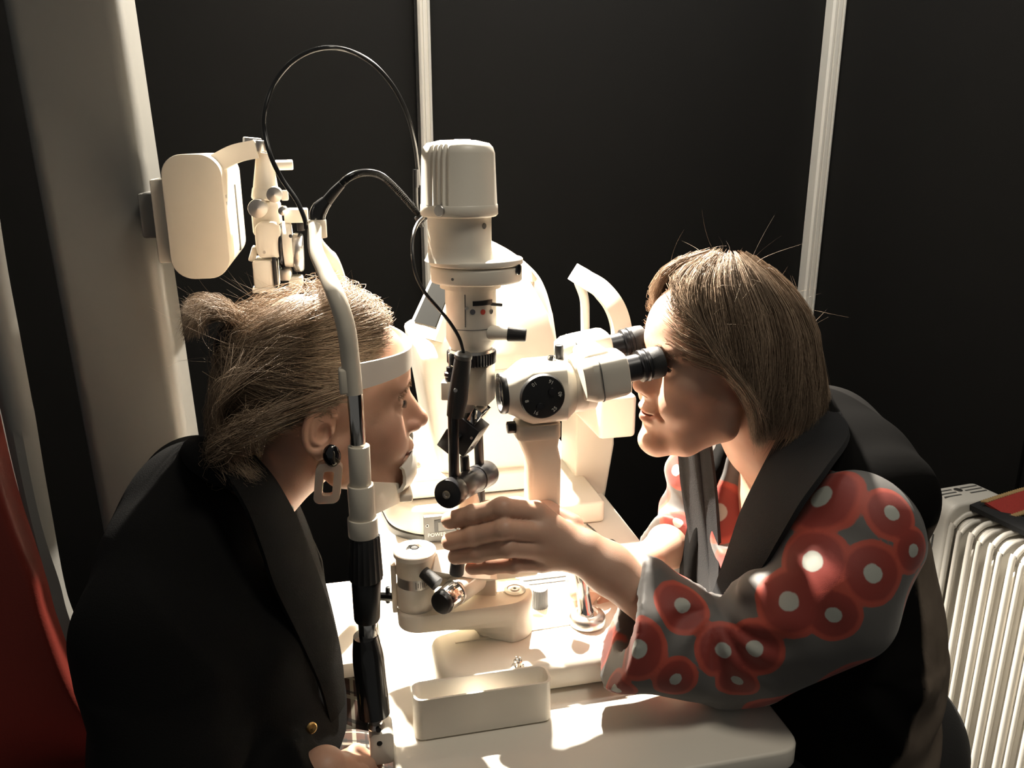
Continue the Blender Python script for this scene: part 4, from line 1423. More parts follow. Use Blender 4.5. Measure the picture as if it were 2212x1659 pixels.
def hair_mat(name, dark, light, rough=.42):
    m = bpy.data.materials.new(name)
    m.use_nodes = True
    nt = m.node_tree
    b = nt.nodes['Principled BSDF']
    a = nt.nodes.new('ShaderNodeAttribute')
    a.attribute_name = 'tone'
    mx = nt.nodes.new('ShaderNodeMix')
    mx.data_type = 'RGBA'
    mx.inputs['A'].default_value = (*dark, 1)
    mx.inputs['B'].default_value = (*light, 1)
    nt.links.new(a.outputs['Fac'], mx.inputs['Factor'])
    nt.links.new(mx.outputs['Result'], b.inputs['Base Color'])
    b.inputs['Roughness'].default_value = rough
    b.inputs['Specular IOR Level'].default_value = .28
    return m


class Pose:
    """local head frame: x forward, y to the figure's left, z up; origin between the ears"""
    def __init__(s, O, fwd, pitch=0., roll=0., yaw=0., sc=1.):
        R = Matrix.Rotation(math.atan2(fwd[1], fwd[0]) + yaw, 3, 'Z') @ Matrix.Rotation(-pitch, 3, 'Y') @ Matrix.Rotation(roll, 3, 'X')
        s.R = np.array(R)
        s.O, s.s = np.array(O, float), sc

    def loc(s, p): return ((p - s.O.astype(np.float32)) @ s.R.astype(np.float32)) / s.s
    def w(s, q): return np.asarray(q, float) * s.s @ s.R.T + s.O
    def d(s, q): return np.asarray(q, float) @ s.R.T


def head_sdf(p, mouth_open=0., smile=0., nose=0., chin=0.):
    """p in the local head frame, metres; sym across y"""
    s = p.copy()
    s[:, 1] = np.abs(s[:, 1])
    d = ell(p, (-.004, 0, .050), (.096, .073, .080))
    d = smin(d, ell(p, (.037, 0, .048), (.068, .062, .064)), .02)         # forehead
    d = smin(d, ell(p, (.040, 0, -.022), (.050, .055, .072)), .022)       # face block
    d = smin(d, ell(s, (.058, .040, -.012), (.028, .022, .024)), .018)    # cheekbone
    d = smin(d, ell(s, (.066, .026, -.040), (.024, .024, .028)), .016)    # cheek
    d = smin(d, chain(s, [(.006, .050, -.030), (.010, .048, -.058), (.048, .030, -.086), (.072, .008, -.096)], [.014, .017, .016, .015], .01), .022)
    d = smin(d, ell(p, (.077 + chin, 0, -.095), (.019, .021, .017)), .014)       # chin
    d = smin(d, ell(p, (.068, 0, -.058), (.028, .030, .030)), .014)       # mouth mound
    d = smin(d, ell(s, (.084, .020, .031), (.015, .026, .009)), .012)     # brow
    # eye hollows
    d = smax(d, -ell(s, (.100, .032, .010), (.017, .016, .011)), .010)
    # nose
    n_ = rc(p, (.091, 0, .018), (.1035 + nose, 0, -.017), .0078, .0088)
    n_ = smin(n_, sph(p, (.1055 + nose, 0, -.0225), .0102), .006)
    n_ = smin(n_, ell(s, (.0975 + nose * .6, .0108, -.0268), (.0100, .0066, .0072)), .005)
    n_ = smin(n_, rc(p, (.092, 0, .0), (.094, 0, -.026), .011, .012), .006)
    d = smin(d, n_, .009)
    d = smax(d, -ell(s, (.1025 + nose * .6, .0062, -.0340), (.0060, .0030, .0035)), .002)
    # lips
    lz = -.058
    d = smin(d, ell(s, (.0915, .006, lz + .0055), (.0085, .016, .0060)), .004)
    d = smin(d, ell(p, (.0895, 0, lz - .0075), (.0095, .018, .0068)), .004)
    q = s.copy()
    q[:, 2] = q[:, 2] - smile * s[:, 1] ** 2 * 11
    d = smax(d, -ell(q, (.100, 0, lz - .0008), (.020, .025, .0013 + mouth_open)), .0016)
    d = smax(d, -ell(s, (.083, .0265, lz + .001 + smile * .007), (.006, .0040, .004)), .006)
    d = smax(d, -ell(p, (.1025, 0, lz - .022), (.010, .020, .006)), .008)
    if smile:                                                            # soft cheek fold
        d = smin(d, ell(s, (.072, .034, -.038), (.018, .018, .020)), .010)
        d = smax(d, -rc(s, (.096, .021, -.034), (.084, .032, -.056), .0012, .0016), .008)
    # lids over the eyeballs
    lid = sph(s, (.0765, .0310, .0095), .0146)
    lid = np.minimum(lid, rc(s, (.0885, .0215, .0135), (.0862, .0420, .0120), .0022, .0020))
    return smin(d, lid, .0035)


def lid_cut(s, open_=.0036):
    q = s.copy()
    q[:, 2] = q[:, 2] + 16 * (q[:, 1] - .031) ** 2 * np.sign(q[:, 2] - .008)
    return ell(q, (.0895, .0315, .0078), (.0100, .0120, open_))


def ear_sdf(s):
    """s with |y|"""
    a = math.radians(-14)
    q = s - V3((.004, .072, .006))
    c_, n_ = math.cos(a), math.sin(a)
    x = q[:, 0] * c_ + q[:, 2] * n_
    z = -q[:, 0] * n_ + q[:, 2] * c_
    y = q[:, 1] + x * .55 + .002
    e = np.stack([x + .010, y, z], -1)
    plate = ell(e, (0, .0, 0), (.0175, .0055, .0300))
    # helix rim: tube about an ellipse
    th = np.arctan2(e[:, 2] / .0285, e[:, 0] / .0165)
    ring = np.stack([.0160 * np.cos(th), 0 * th + .0045, .0280 * np.sin(th)], -1)
    rim = np.sqrt(((e - ring) ** 2).sum(-1)) - .0040
    front = (e[:, 0] > .006) & (e[:, 2] < .012)
    rim = np.where(front, rim + .006, rim)
    d = smin(plate, rim, .003)
    anti = np.stack([.0085 * np.cos(th) - .0010, 0 * th + .0040, .0185 * np.sin(th) + .001], -1)
    an = np.sqrt(((e - anti) ** 2).sum(-1)) - .0030
    an = np.where(e[:, 0] > .0035, an + .006, an)
    d = smin(d, an, .003)
    d = smin(d, ell(e, (.004, .002, -.0295), (.0090, .0050, .0095)), .004)     # lobe
    d = smin(d, ell(e, (.0125, .0030, -.006), (.0040, .0045, .0060)), .003)    # tragus
    d = smax(d, -ell(e, (.0050, .0075, -.006), (.0080, .0100, .0125)), .002)  # concha
    return d


def skin_mat(name, col, blush=.0):
    m = mat(name, col, .46, spec=.4, bump=.10, bscale=1100, sss=.16)
    nt = m.node_tree
    b = nt.nodes['Principled BSDF']
    a = nt.nodes.new('ShaderNodeAttribute')
    a.attribute_name = 'lip'
    a2 = nt.nodes.new('ShaderNodeAttribute')
    a2.attribute_name = 'nail'
    n = nt.nodes.new('ShaderNodeTexNoise')
    n.inputs['Scale'].default_value = 45
    n.inputs['Detail'].default_value = 3
    tc = nt.nodes.new('ShaderNodeTexCoord')
    nt.links.new(tc.outputs['Object'], n.inputs['Vector'])
    m0 = nt.nodes.new('ShaderNodeMix')
    m0.data_type = 'RGBA'
    m0.inputs['A'].default_value = (col[0] * .92, col[1] * .86, col[2] * .84, 1)
    m0.inputs['B'].default_value = (min(1, col[0] * 1.05), col[1] * 1.07, col[2] * 1.08, 1)
    nt.links.new(n.outputs['Fac'], m0.inputs['Factor'])
    m1 = nt.nodes.new('ShaderNodeMix')
    m1.data_type = 'RGBA'
    m1.inputs['B'].default_value = (col[0] * .72, col[1] * .45, col[2] * .45, 1)
    nt.links.new(a.outputs['Fac'], m1.inputs['Factor'])
    nt.links.new(m0.outputs['Result'], m1.inputs['A'])
    m2 = nt.nodes.new('ShaderNodeMix')
    m2.data_type = 'RGBA'
    m2.inputs['B'].default_value = (col[0] * .98, col[1] * .92, col[2] * .92, 1)
    nt.links.new(a2.outputs['Fac'], m2.inputs['Factor'])
    nt.links.new(m1.outputs['Result'], m2.inputs['A'])
    nt.links.new(m2.outputs['Result'], b.inputs['Base Color'])
    return m
# ================================================================== people: shared pieces
def pose_from(tip, nose_local, fwd, pitch, roll=0., yaw=0., sc=1.):
    ps = Pose((0, 0, 0), fwd, pitch, roll, yaw, sc)
    ps.O = np.array(tip, float) - ps.d(np.array(nose_local) * sc)
    return ps


NOSE = (.1155, 0, -.0230)
SKIN1 = skin_mat('skin_patient', (.60, .36, .255))
SKIN2 = skin_mat('skin_examiner', (.60, .375, .27))
EYEW = mat('eye_white', (.62, .58, .54), .15, coat=.6)
IRIS = mat('eye_iris', (.10, .14, .16), .15, coat=.8)
LASH = mat('dark_lash', (.03, .022, .018), .6)


def build_head_fn(ps, open_=.0026, **kw):
    lo_ = ps.O - .17 * ps.s
    hi_ = ps.O + .17 * ps.s

    def f(p):
        q = ps.loc(p).astype(np.float32)
        d = head_sdf(q, **kw)
        s = q.copy()
        s[:, 1] = np.abs(s[:, 1])
        d = smin(d, ear_sdf(s), .003)
        d = np.maximum(d, -lid_cut(s, open_))
        return d * ps.s
    return lambda p: inbox(p, f, lo_, hi_, .03)


def lip_attr(me, ps):
    q = ps.loc(mesh_co(me))
    y = np.abs(q[:, 1])
    zc = -.0585 + .006 * (y / .025) ** 2 * .4
    wd = .0085 * np.clip(1 - (y / .025) ** 2, 0, 1) ** .6
    a = np.clip((wd - np.abs(q[:, 2] - zc + .001)) / .0025, 0, 1) * (q[:, 0] > .078) * (q[:, 0] < .125)
    cheek = .30 * np.exp(-(((q[:, 0] - .066) / .025) ** 2 + ((q[:, 2] + .025) / .022) ** 2))
    nose = .25 * np.exp(-(((q[:, 0] - .112) / .016) ** 2 + ((q[:, 2] + .024) / .014) ** 2))
    point_attr(me, 'lip', np.clip(np.maximum(a * .8, np.where(np.abs(q).max(1) < .15, cheek + nose, 0)), 0, 1))


def eyes(ps, parent):
    for sy in (1, -1):
        c = ps.w((.0766, .031 * sy, .0095))
        fw, lf = Vector(ps.d((1, 0, -.08))), None
        k_ = ps.s * .93
        MB().lathe([(r_ * k_, h_ * k_) for r_, h_ in ((0, -.0122), (.006, -.0106), (.0106, -.006), (.0122, 0), (.0106, .006), (.006, .0106), (0, .0122))], c, fw, 24).build('eye', EYEW, parent)
        MB().lathe([(r_ * k_, h_ * k_) for r_, h_ in ((0, .0125), (.003, .01215), (.0052, .0113), (.0053, .0108), (0, .0105))], c, fw, 20).build('iris', IRIS, parent)


def brow_lash(ps, parent, sides=(1, -1), tone=.3):
    P, r = [], []
    for sy in sides:
        for i in range(420):
            t = rng.random()
            x, y, z = .1012 - .0185 * t ** 2, (.012 + .036 * t) * sy, .0280 + .006 * math.sin(PI * min(1, t * 1.25)) - .005 * t
            z += rng.normal() * .0019
            d0 = np.array([x + .001, y, z])
            P.append(np.stack([d0 + np.array([.0005 * k, .0022 * k * sy, .0006 * k * (1 - t)]) for k in range(4)]))
            r.append(.00013)
    me = strand_mesh('eyebrow', ps.w(np.array(P)), np.array(r), np.full(len(P), tone))
    obj('eyebrow', me, BROWM, parent)
    P = []
    for sy in sides:
        for i in range(44):
            t = i / 43
            y = (.0195 + .024 * t) * sy
            x = .0905 - 12. * (abs(y) - .029) ** 2
            z = .0106 - 9. * (abs(y) - .031) ** 2
            d0 = np.array([x, y, z])
            P.append(np.stack([d0 + np.array([.0016 * k, .0005 * k * (t - .4) * 4 * sy, -.0009 * k + .0003 * k * k]) for k in range(4)]))
    me = strand_mesh('eyelashes', ps.w(np.array(P)), .00014, np.full(len(P), .0))
    obj('eyelashes', me, LASH, parent)


BROWM = hair_mat('brow_hair', (.06, .04, .025), (.30, .20, .12))

# ================================================================== hand builder
def finger_prims(pts, r0, r1):
    n = len(pts)
    return [np.array(p, np.float32) for p in pts], list(np.linspace(r0, r1, n))


def hand_sdf(p, wrist, fingers, thumb, palm_r=.0135, wrist_r=(.024, .019), flat=None):
    """fingers: list of (joint list from the knuckle, r0, r1)"""
    palm = None
    W_ = V3(wrist)
    for i, (pts, r0, r1) in enumerate(fingers):
        m = V3(pts[0])
        e = rc(p, W_ + (m - W_) * .12, m, palm_r * 1.12, r0 * 1.06)
        palm = e if palm is None else smin(palm, e, .014)
    d = None
    for pts, r0, r1 in fingers:
        rs = list(np.linspace(r0, r1, len(pts)))
        e = chain(p, pts, rs, .003)
        for j in range(1, len(pts) - 1):
            e = smin(e, sph(p, pts[j], rs[j] * 1.05), .003)
        d = e if d is None else np.minimum(d, e)
    d = smin(palm, d, .0055)
    if thumb:
        pts, r0, r1 = thumb
        e = chain(p, pts, list(np.linspace(r0, r1, len(pts))), .005)
        d = smin(d, e, .008)
    return d


# ================================================================== the patient (left)
P1 = pose_from(at(924, 903, Y=.0), (NOSE[0] + .005, 0, NOSE[2]), (1, 0), math.radians(3.5), sc=.935)
pt = thing('person', 'woman with a fair ponytail in a black blazer, chin on the white chin rest', 'person', (-.42, .0, .52))
hand_w = at(700, 1662, Y=-.185)
h_f = [([at(742, 1650, Y=-.165), at(790, 1655, Y=-.15), at(815, 1690, Y=-.15), at(825, 1715, Y=-.15)], .0105, .008),
       ([at(735, 1664, Y=-.178), at(780, 1675, Y=-.170), at(800, 1712, Y=-.17), at(808, 1735, Y=-.17)], .0105, .008),
       ([at(728, 1682, Y=-.19), at(765, 1695, Y=-.186), at(785, 1730, Y=-.185), at(790, 1750, Y=-.185)], .010, .0078),
       ([at(720, 1704, Y=-.20), at(748, 1715, Y=-.2), at(765, 1740, Y=-.2), at(770, 1755, Y=-.2)], .009, .007)]
h_t = ([at(725, 1654, Y=-.155), at(770, 1630, Y=-.135), at(810, 1650, Y=-.125)], .012, .009)
hd1 = build_head_fn(P1, nose=.005, chin=-.006, open_=.0022)
NB = Vector((-.345, 0, .985))
nk_a = Vector(P1.w((-.035, 0, -.035)))
elb1 = Vector((-.335, -.215, .715))


def pat_body(p):
    d = hd1(p)
    nf = lambda q: chain(q, [nk_a, nk_a.lerp(NB, .45) + Vector((0, 0, -.004)), NB], [.050, .051, .060], .02)
    d = smin(d, inbox(p, nf, np.array(NB) - .07, np.array(nk_a) + .07, .03), .016)
    tf = lambda q: np.minimum(rc(q * V3((1, .62, 1)), (NB.x - .01, 0, .92), (-.36, 0, .60), .075, .08), np.minimum(rc(q, (-.355, 0, .97), (-.365, -.15, .955), .05, .045), rc(q, (-.355, 0, .97), (-.365, .15, .955), .05, .045)))
    d = smin(d, inbox(p, tf, (-.46, -.22, .5), (-.25, .22, 1.03), .03), .02)
    af = lambda q: np.minimum(chain(q, [(-.365, -.16, .955), elb1, Vector(hand_w)], [.043, .033, .023]), hand_sdf(q, hand_w, h_f, h_t))
    d = np.minimum(d, inbox(p, af, (-.42, -.28, .64), (-.10, -.08, 1.0), .02))
    af2 = lambda q: chain(q, [(-.365, .16, .955), (-.33, .22, .72), (-.16, .20, .68)], [.043, .033, .025])
    return np.minimum(d, inbox(p, af2, (-.42, .1, .6), (-.12, .28, 1.0), .02))


me = surface(pat_body, (-.48, -.31, .48), (-.02, .29, 1.30), .0028, 'body', fine=[(0, -.20, -.04, .0014), (2, 1.02, 1.20, .0015), (1, -.09, -.01, .0016)])
lip_attr(me, P1)
obj('body', me, SKIN1, pt)
eyes(P1, pt)
brow_lash(P1, pt, tone=.9)

# --- hair
def tbl(z, zs, vs): return np.interp(z, zs, vs)


HAIR1 = hair_mat('fair_hair_patient', (.165, .112, .074), (.47, .345, .235), .45)
HZ = [-.085, -.06, -.03, .0, .03, .06, .09, .115, .134, .147, .153]
HB = [.080, .096, .106, .110, .112, .110, .100, .080, .056, .028, .0]     # back
HS = [.062, .068, .072, .076, .081, .082, .076, .062, .044, .022, .0]     # side
HF = [.080, .090, .098, .102, .106, .109, .109, .096, .070, .036, .0]     # front
FA = lambda z: np.interp(z, [-.085, -.04, -.012, .008, .024, .045, .07, .092, .108, .122, .153], [142, 132, 122, 112, 84, 64, 48, 34, 20, 6, 0])


def hsurf(al, z, bulge=0.):
    """local point of the pulled back hair at azimuth al (degrees) and height z"""
    a = np.radians(al)
    c_, s_ = np.cos(a), np.sin(a)
    A_ = np.where(c_ > 0, tbl(z, HZ, HF), tbl(z, HZ, HB))
    B_ = tbl(z, HZ, HS)
    g = 1 + bulge
    return np.stack([-.006 + A_ * c_ * g, B_ * s_ * g, .03 + (z - .03) * g], -1)


def cap_mesh(name, ps, surf, fa, z0, z1, nz=46, na=90, tone=.15):
    V_, F_ = [], []
    zs_ = z0 + (z1 - z0) * (1 - (1 - np.linspace(0, 1, nz)) ** 1.6)
    for z in zs_:
        a0 = float(fa(z))
        al = np.linspace(a0, 360 - a0, na)
        V_.append(surf(al, np.full(na, z)))
    V_ = ps.w(np.concatenate(V_))
    for j in range(nz - 1):
        for i in range(na - 1):
            F_.append((j * na + i, j * na + i + 1, (j + 1) * na + i + 1, (j + 1) * na + i))
    me_ = npmesh(name, V_, F_)
    point_attr(me_, 'tone', np.full(len(V_), tone))
    return me_


cm = cap_mesh('hair', P1, lambda a, z: hsurf(a, z, -.05), lambda z: FA(z) + 7, -.075, .1515)
hair1 = obj('hair', cm, HAIR1, pt)
P_, tn, rd_l = [], [], []
K = 13
tt = np.linspace(0, 1, K)
# upper hair swept back to the clip
CLIP = (180., .078)
n1 = 7600
for i in range(n1):
    z0 = rng.uniform(-.01, .150)
    a0 = float(FA(z0)) + abs(rng.normal()) * 24 - 2
    if rng.random() < .35:
        a0 = rng.uniform(float(FA(z0)), 170)
    a0 = min(a0, 172)
    e = tt ** 1.05
    al = a0 + (CLIP[0] - a0) * e
    ze = CLIP[1] + rng.normal() * .012
    z = z0 + (ze - z0) * (tt ** 1.3) + .012 * np.sin(PI * tt) * (1 if z0 < .09 else .0)
    clump = math.sin(a0 * .33 + z0 * 60)
    lift = (.05 + .12 * max(0, (z0 - .05) / .09)) * np.sin(PI * np.clip(tt * 1.35, 0, 1)) * rng.uniform(-.1, 1.) + .035 * clump * np.sin(PI * tt)
    wob = rng.normal() * 6 * np.sin(tt * rng.uniform(3, 7) + rng.uniform(0, 6)) * tt
    al = al + 9 * np.sin(tt * 6 + clump * 3) * tt * (1 - tt) + wob
    z = np.clip(z + rng.normal() * .006 * np.sin(tt * 5 + rng.uniform(0, 6)), -.08, .1528)
    sd = 1 if rng.random() < .5 else -1
    q = hsurf(al * sd, z, lift + rng.uniform(-.045, .035))
    P_.append(q)
    tn.append(np.clip(.55 + .25 * clump + rng.normal() * .22, 0, 1))
    rd_l.append(rng.uniform(.00014, .00030))
P_ = P1.w(np.array(P_))
# side and lower hair: from the temple and behind the ear down to the nape
L2 = []
for i in range(2600):
    z0 = rng.uniform(-.05, .06)
    a0 = min(165, float(FA(z0)) + abs(rng.normal()) * 25 + 2)
    sd = -1 if rng.random() < .62 else 1
    s0 = P1.w(hsurf(np.array([a0 * sd]), np.array([z0]), rng.uniform(-.01, .05)))[0]
    yj = rng.uniform(-.100, -.045) if sd < 0 else rng.uniform(.015, .075)
    u = rng.random()
    m1 = np.array(at(560 - 90 * u + rng.normal() * 12, 905 + 60 * u + rng.normal() * 16, Y=yj * 1.25))
    m2 = np.array(at(500 - 45 * u + rng.normal() * 12, 955 + 45 * u + rng.normal() * 18, Y=yj))
    e_ = np.array(at(505 + 75 * rng.random() ** 1.5 - 30 * u, 1012 + 32 * rng.random() + 10 * u, Y=(yj - .018 if sd < 0 else yj * .9) + rng.normal() * .006))
    L2.append(np.array([list(v_) for v_ in spline([s0, m1, m2, e_], 6)]))
    tn.append(np.clip(.38 + .25 * math.sin(a0 * .4) + rng.normal() * .18, 0, 1))
    rd_l.append(rng.uniform(.00014, .00030))
L2 = np.array(L2)
x_ = np.linspace(0, L2.shape[1] - 1, K)
i0 = np.clip(x_.astype(int), 0, L2.shape[1] - 2)
L2 = L2[:, i0] * (1 - (x_ - i0))[None, :, None] + L2[:, i0 + 1] * (x_ - i0)[None, :, None]
# back volume rolled under the clip
L3 = []
for i in range(2000):
    u, yj = rng.random(), rng.normal() * .030
    s0 = at(575 + rng.normal() * 45, 760 + rng.normal() * 26, Y=yj)
    m1 = at(500 + rng.normal() * 14 - 8 * u, 815 + 30 * u + rng.normal() * 10, Y=yj * 1.5)
    m2 = at(455 + 22 * u + rng.normal() * 8, 900 + 20 * u + rng.normal() * 14, Y=yj * 1.4)
    e_ = at(470 + 70 * u + rng.normal() * 16, 985 + 45 * u + rng.normal() * 12, Y=yj)
    L3.append(np.array([list(v_) for v_ in spline([s0, m1, m2, e_], 6)]))
    tn.append(np.clip(.30 + .22 * math.sin(u * 17) + rng.normal() * .16, 0, 1))
    rd_l.append(rng.uniform(.00014, .00030))
L3 = np.array(L3)
L3 = L3[:, i0] * (1 - (x_ - i0))[None, :, None] + L3[:, i0 + 1] * (x_ - i0)[None, :, None]
# ponytail fan above the clip
L4 = []
for i in range(2000):
    u = rng.random()
    yj = rng.normal() * .020
    s0 = at(522 + rng.normal() * 9, 700 + rng.normal() * 13, Y=yj * .5)
    m1 = at(480 - 10 * u + rng.normal() * 8, 662 - 26 * u + 34 * rng.random(), Y=yj)
    m2 = at(440 - 14 * u + rng.normal() * 9, 655 - 22 * u + 46 * rng.random(), Y=yj * 1.3)
    e_ = at(396 + 46 * rng.random() ** 2 + rng.normal() * 7, 650 + 80 * rng.random() ** .8 + rng.normal() * 8, Y=yj * 1.6)
    L4.append(np.array([list(v_) for v_ in spline([s0, m1, m2, e_], 6)]))
    tn.append(np.clip(.62 + rng.normal() * .22, 0, 1))
    rd_l.append(rng.uniform(.00014, .00030))
L4 = np.array(L4)
L4 = L4[:, i0] * (1 - (x_ - i0))[None, :, None] + L4[:, i0 + 1] * (x_ - i0)[None, :, None]
# flyaways
L5 = []
for i in range(110):
    z0 = rng.uniform(.07, .148)
    a0 = rng.uniform(float(FA(z0)), 175)
    sd = -1 if rng.random() < .5 else 1
    s0 = hsurf(np.array([a0 * sd]), np.array([z0]), .02)[0]
    out = s0 / np.linalg.norm(s0)
    dr0 = out * rng.uniform(.1, .5) + np.array([-.5 + rng.normal() * .6, rng.normal() * .5, rng.uniform(-.1, .4)])
    ln = rng.uniform(.02, .06)
    cv = rng.normal(size=3) * .9 + np.array([0, 0, .3])
    L5.append(P1.w(np.stack([s0 + dr0 * ln * t + cv * ln * t * t * .6 for t in tt])))
    tn.append(.85)
    rd_l.append(rng.uniform(.00007, .00014))
ALL = np.concatenate([P_, L2, L3, L4, np.array(L5)])
sm = strand_mesh('hair_strands', ALL, np.array(rd_l), np.array(tn))
o = obj('hair_strands', sm, HAIR1, pt)
o['kind'] = 'stuff'
# dark claw clip
CLIPM = mat('black_hair_clip', (.012, .011, .011), .3)
ccl = MB()
ccl.tube([at(515, 700, Y=-.012), at(492, 722, Y=-.02), at(484, 752, Y=-.014), at(492, 772, Y=-.004)], [.006, .010, .010, .005], seg=14, n=6, flat=.6)
ccl.tube([at(515, 700, Y=.012), at(492, 722, Y=.02), at(484, 752, Y=.014), at(492, 772, Y=.004)], [.006, .010, .010, .005], seg=14, n=6, flat=.6)
ccl.build('hair_clip', CLIPM, pt)
# --- earring on the near ear
e0 = at(717, 985, Y=-.080)
er = MB().lathe([(0, -.006), (.009, -.005), (.0120, -.002), (.0128, 0), (.0110, .003), (.006, .0055), (0, .0065)], (0, 0, 0), (0, -1, 0), 28)
Rm = rotY(math.radians(-6))
er.v = [tuple(e0 + Rm @ Vector((v_[0] * .72, v_[1], v_[2]))) for v_ in er.v]
er_o = lab(er.build('earring', mat('black_cabochon', (.008, .008, .010), .08, coat=1.), pt), 'glossy black oval earring with a pale translucent square link')
g1 = at(709, 1042, Y=-.078)
lk = []
MILK = mat('milky_acrylic', (.62, .50, .40), .25, sss=.3, coat=.3)
ux_ = (rotY(math.radians(8)) @ Vector((.93, -.10, .12))).normalized()
uy_ = (rotY(math.radians(8)) @ Vector((0, 0, 1)))
outr, innr = rrect(.027, .045, .0075, 6), rrect(.0105, .027, .003, 6)
b = bmesh.new()
nn = ux_.cross(uy_).normalized()
rings = []
for (pl_y, sc_o) in ((outr, 1), (outr, 1), (innr, 1), (innr, 1)):
    pass
def rg(poly_, off): return [b.verts.new(g1 + ux_ * p[0] + uy_ * p[1] + nn * off) for p in poly_]
R_ = [rg(outr, -.0042), rg(outr, .0042), rg(innr, .0042), rg(innr, -.0042)]
n_ = len(outr)
for i in range(4):
    for j in range(n_):
        b.faces.new((R_[i][j], R_[i][(j + 1) % n_], R_[(i + 1) % 4][(j + 1) % n_], R_[(i + 1) % 4][j]))
bmesh.ops.bevel(b, geom=[e for e in b.edges if abs(e.calc_face_angle(0)) > 1.2], offset=.0014, segments=2, affect='EDGES')
q = MB()
q.bm(b)
b.free()
q.build('earring_link', MILK, er_o, sharp=50)

# --- clothes
BLAZ = mat('black_wool_blazer', (.0048, .0046, .0045), .95, bump=.3, bscale=700, spec=.15)


def folds(p, c, axis, n_, amp, r0, r1):
    """radial creases about c, in the plane across axis"""
    F = np.array(frame(axis), np.float32)
    q = (p - V3(c)) @ F
    r = np.sqrt(q[:, 0] ** 2 + q[:, 1] ** 2 + .3 * q[:, 2] ** 2)
    th = np.arctan2(q[:, 1], q[:, 0])
    m = np.clip((r - r0 * .2) / r0, 0, 1) * np.clip((r1 - r) / r1, 0, 1)
    return amp * np.sin(th * n_ + 6 * r / r1) * m


sh1 = Vector((-.352, -.150, .955))
def blazer(p):
    q = p * V3((1, .66, 1))
    d = chain(q, [(-.330, 0, .985), (-.325, 0, .90), (-.325, 0, .74), (-.36, 0, .52)], [.085, .118, .132, .145], .05)
    d = smin(d, chain(p, [(-.322, 0, 1.022), (-.345, -.09, .990), sh1], [.054, .060, .068], .02), .04)
    d = smin(d, chain(p, [(-.322, 0, 1.022), (-.345, .09, .990), (-.352, .15, .955)], [.054, .060, .068], .02), .04)
    arm = chain(p, [sh1, (-.345, -.205, .84), elb1, elb1.lerp(Vector(hand_w), .55), elb1.lerp(Vector(hand_w), 1.05)], [.070, .062, .054, .046, .040], .02)
    cutd = (Vector(hand_w) - elb1).normalized()
    cc = elb1.lerp(Vector(hand_w), .98)
    arm = smax(arm, (p - V3(cc)) @ V3(cutd), .003) + .0022 * np.sin(p[:, 2] * 55 + p[:, 0] * 38) * (p[:, 2] < .93)
    d = smin(d, arm, .022)
    arm2 = chain(p, [(-.352, .15, .975), (-.335, .21, .84), (-.33, .22, .72), (-.20, .20, .69)], [.070, .062, .054, .042], .02)
    d = smin(d, arm2, .022)
    d = d 
    # open neck and front
    d = smax(d, -rc(p, NB + Vector((.01, 0, .02)), nk_a + Vector((.03, 0, .03)), .047, .070), .008)
    d = smax(d, -(ell(p, (-.215, 0, .96), (.075, .045, .13))), .008)
    return d


me = surface(blazer, (-.56, -.31, .44), (-.10, .31, 1.12), .0052, 'blazer')
blz = obj('blazer', me, BLAZ, pt)
# shirt inside the blazer
SHIRT = mat('white_shirt', (.62, .60, .55), .8, bump=.2, bscale=600)
sf = lambda p: smax(chain(p * V3((1, .7, 1)), [(-.325, 0, .995), (-.318, 0, .92), (-.33, 0, .62)], [.062, .088, .105], .03), -rc(p, NB + Vector((.0, 0, .02)), nk_a, .056, .052), .004)
obj('shirt', surface(sf, (-.45, -.18, .5), (-.17, .18, 1.08), .005, 'shirt'), SHIRT, pt)
MB().strip([[at(604, 1070, Y=-.052), at(618, 1082, Y=-.050), at(632, 1096, Y=-.040)], [at(606, 1088, Y=-.054), at(620, 1100, Y=-.052), at(632, 1108, Y=-.042)], [at(618, 1112, Y=-.052), at(626, 1122, Y=-.050), at(630, 1128, Y=-.044)]], .003).build('shirt_collar', SHIRT, pt)
# lapels
def lapel(outer, inner, yo, yi, name, parent, m, fold=.006, th=.004, n=6):
    o_ = spline([at(*p, Y=y) for p, y in zip(outer, yo)], n)
    i_ = spline([at(*p, Y=y) for p, y in zip(inner, yi)], n)
    rows = []
    for a, b_ in zip(o_, i_):
        rows.append([a.lerp(b_, u) + Vector((0, -1, .2)) * fold * math.sin(PI * u) for u in np.linspace(0, 1, 7)])
    return MB().strip(rows, th).build(name, m, parent, sharp=60)


lapel([(462, 1000), (500, 1046), (535, 1110), (565, 1190), (592, 1270), (640, 1370), (690, 1480), (712, 1560)],
      [(548, 985), (580, 1020), (608, 1062), (644, 1130), (668, 1195), (705, 1300), (735, 1420), (742, 1520)],
      [-.100, -.125, -.140, -.142, -.140, -.125, -.105, -.09], [-.068, -.072, -.07, -.066, -.064, -.06, -.06, -.06], 'lapel', blz, BLAZ)
lapel([(640, 1082), (668, 1150), (695, 1240), (722, 1350), (738, 1440), (742, 1520)],
      [(618, 1090), (640, 1150), (668, 1240), (700, 1350), (722, 1440), (735, 1520)],
      [.03, .035, .03, .02, .01, 0], [.0, .0, .0, -.01, -.02, -.03], 'lapel', blz, BLAZ, fold=.003)
GOLD = mat('gold_button', (.75, .48, .18), .28, metal=1.)
for p, y in (((672, 1572), -.135), ((642, 1652), -.16)):
    c = at(*p, Y=y)
    MB().lathe([(0, 0), (.005, 0), (.006, .001), (.006, .002), (.0045, .0035), (0, .003)], c, (.45, -.8, .35), 20).build('gold_button', GOLD, blz)
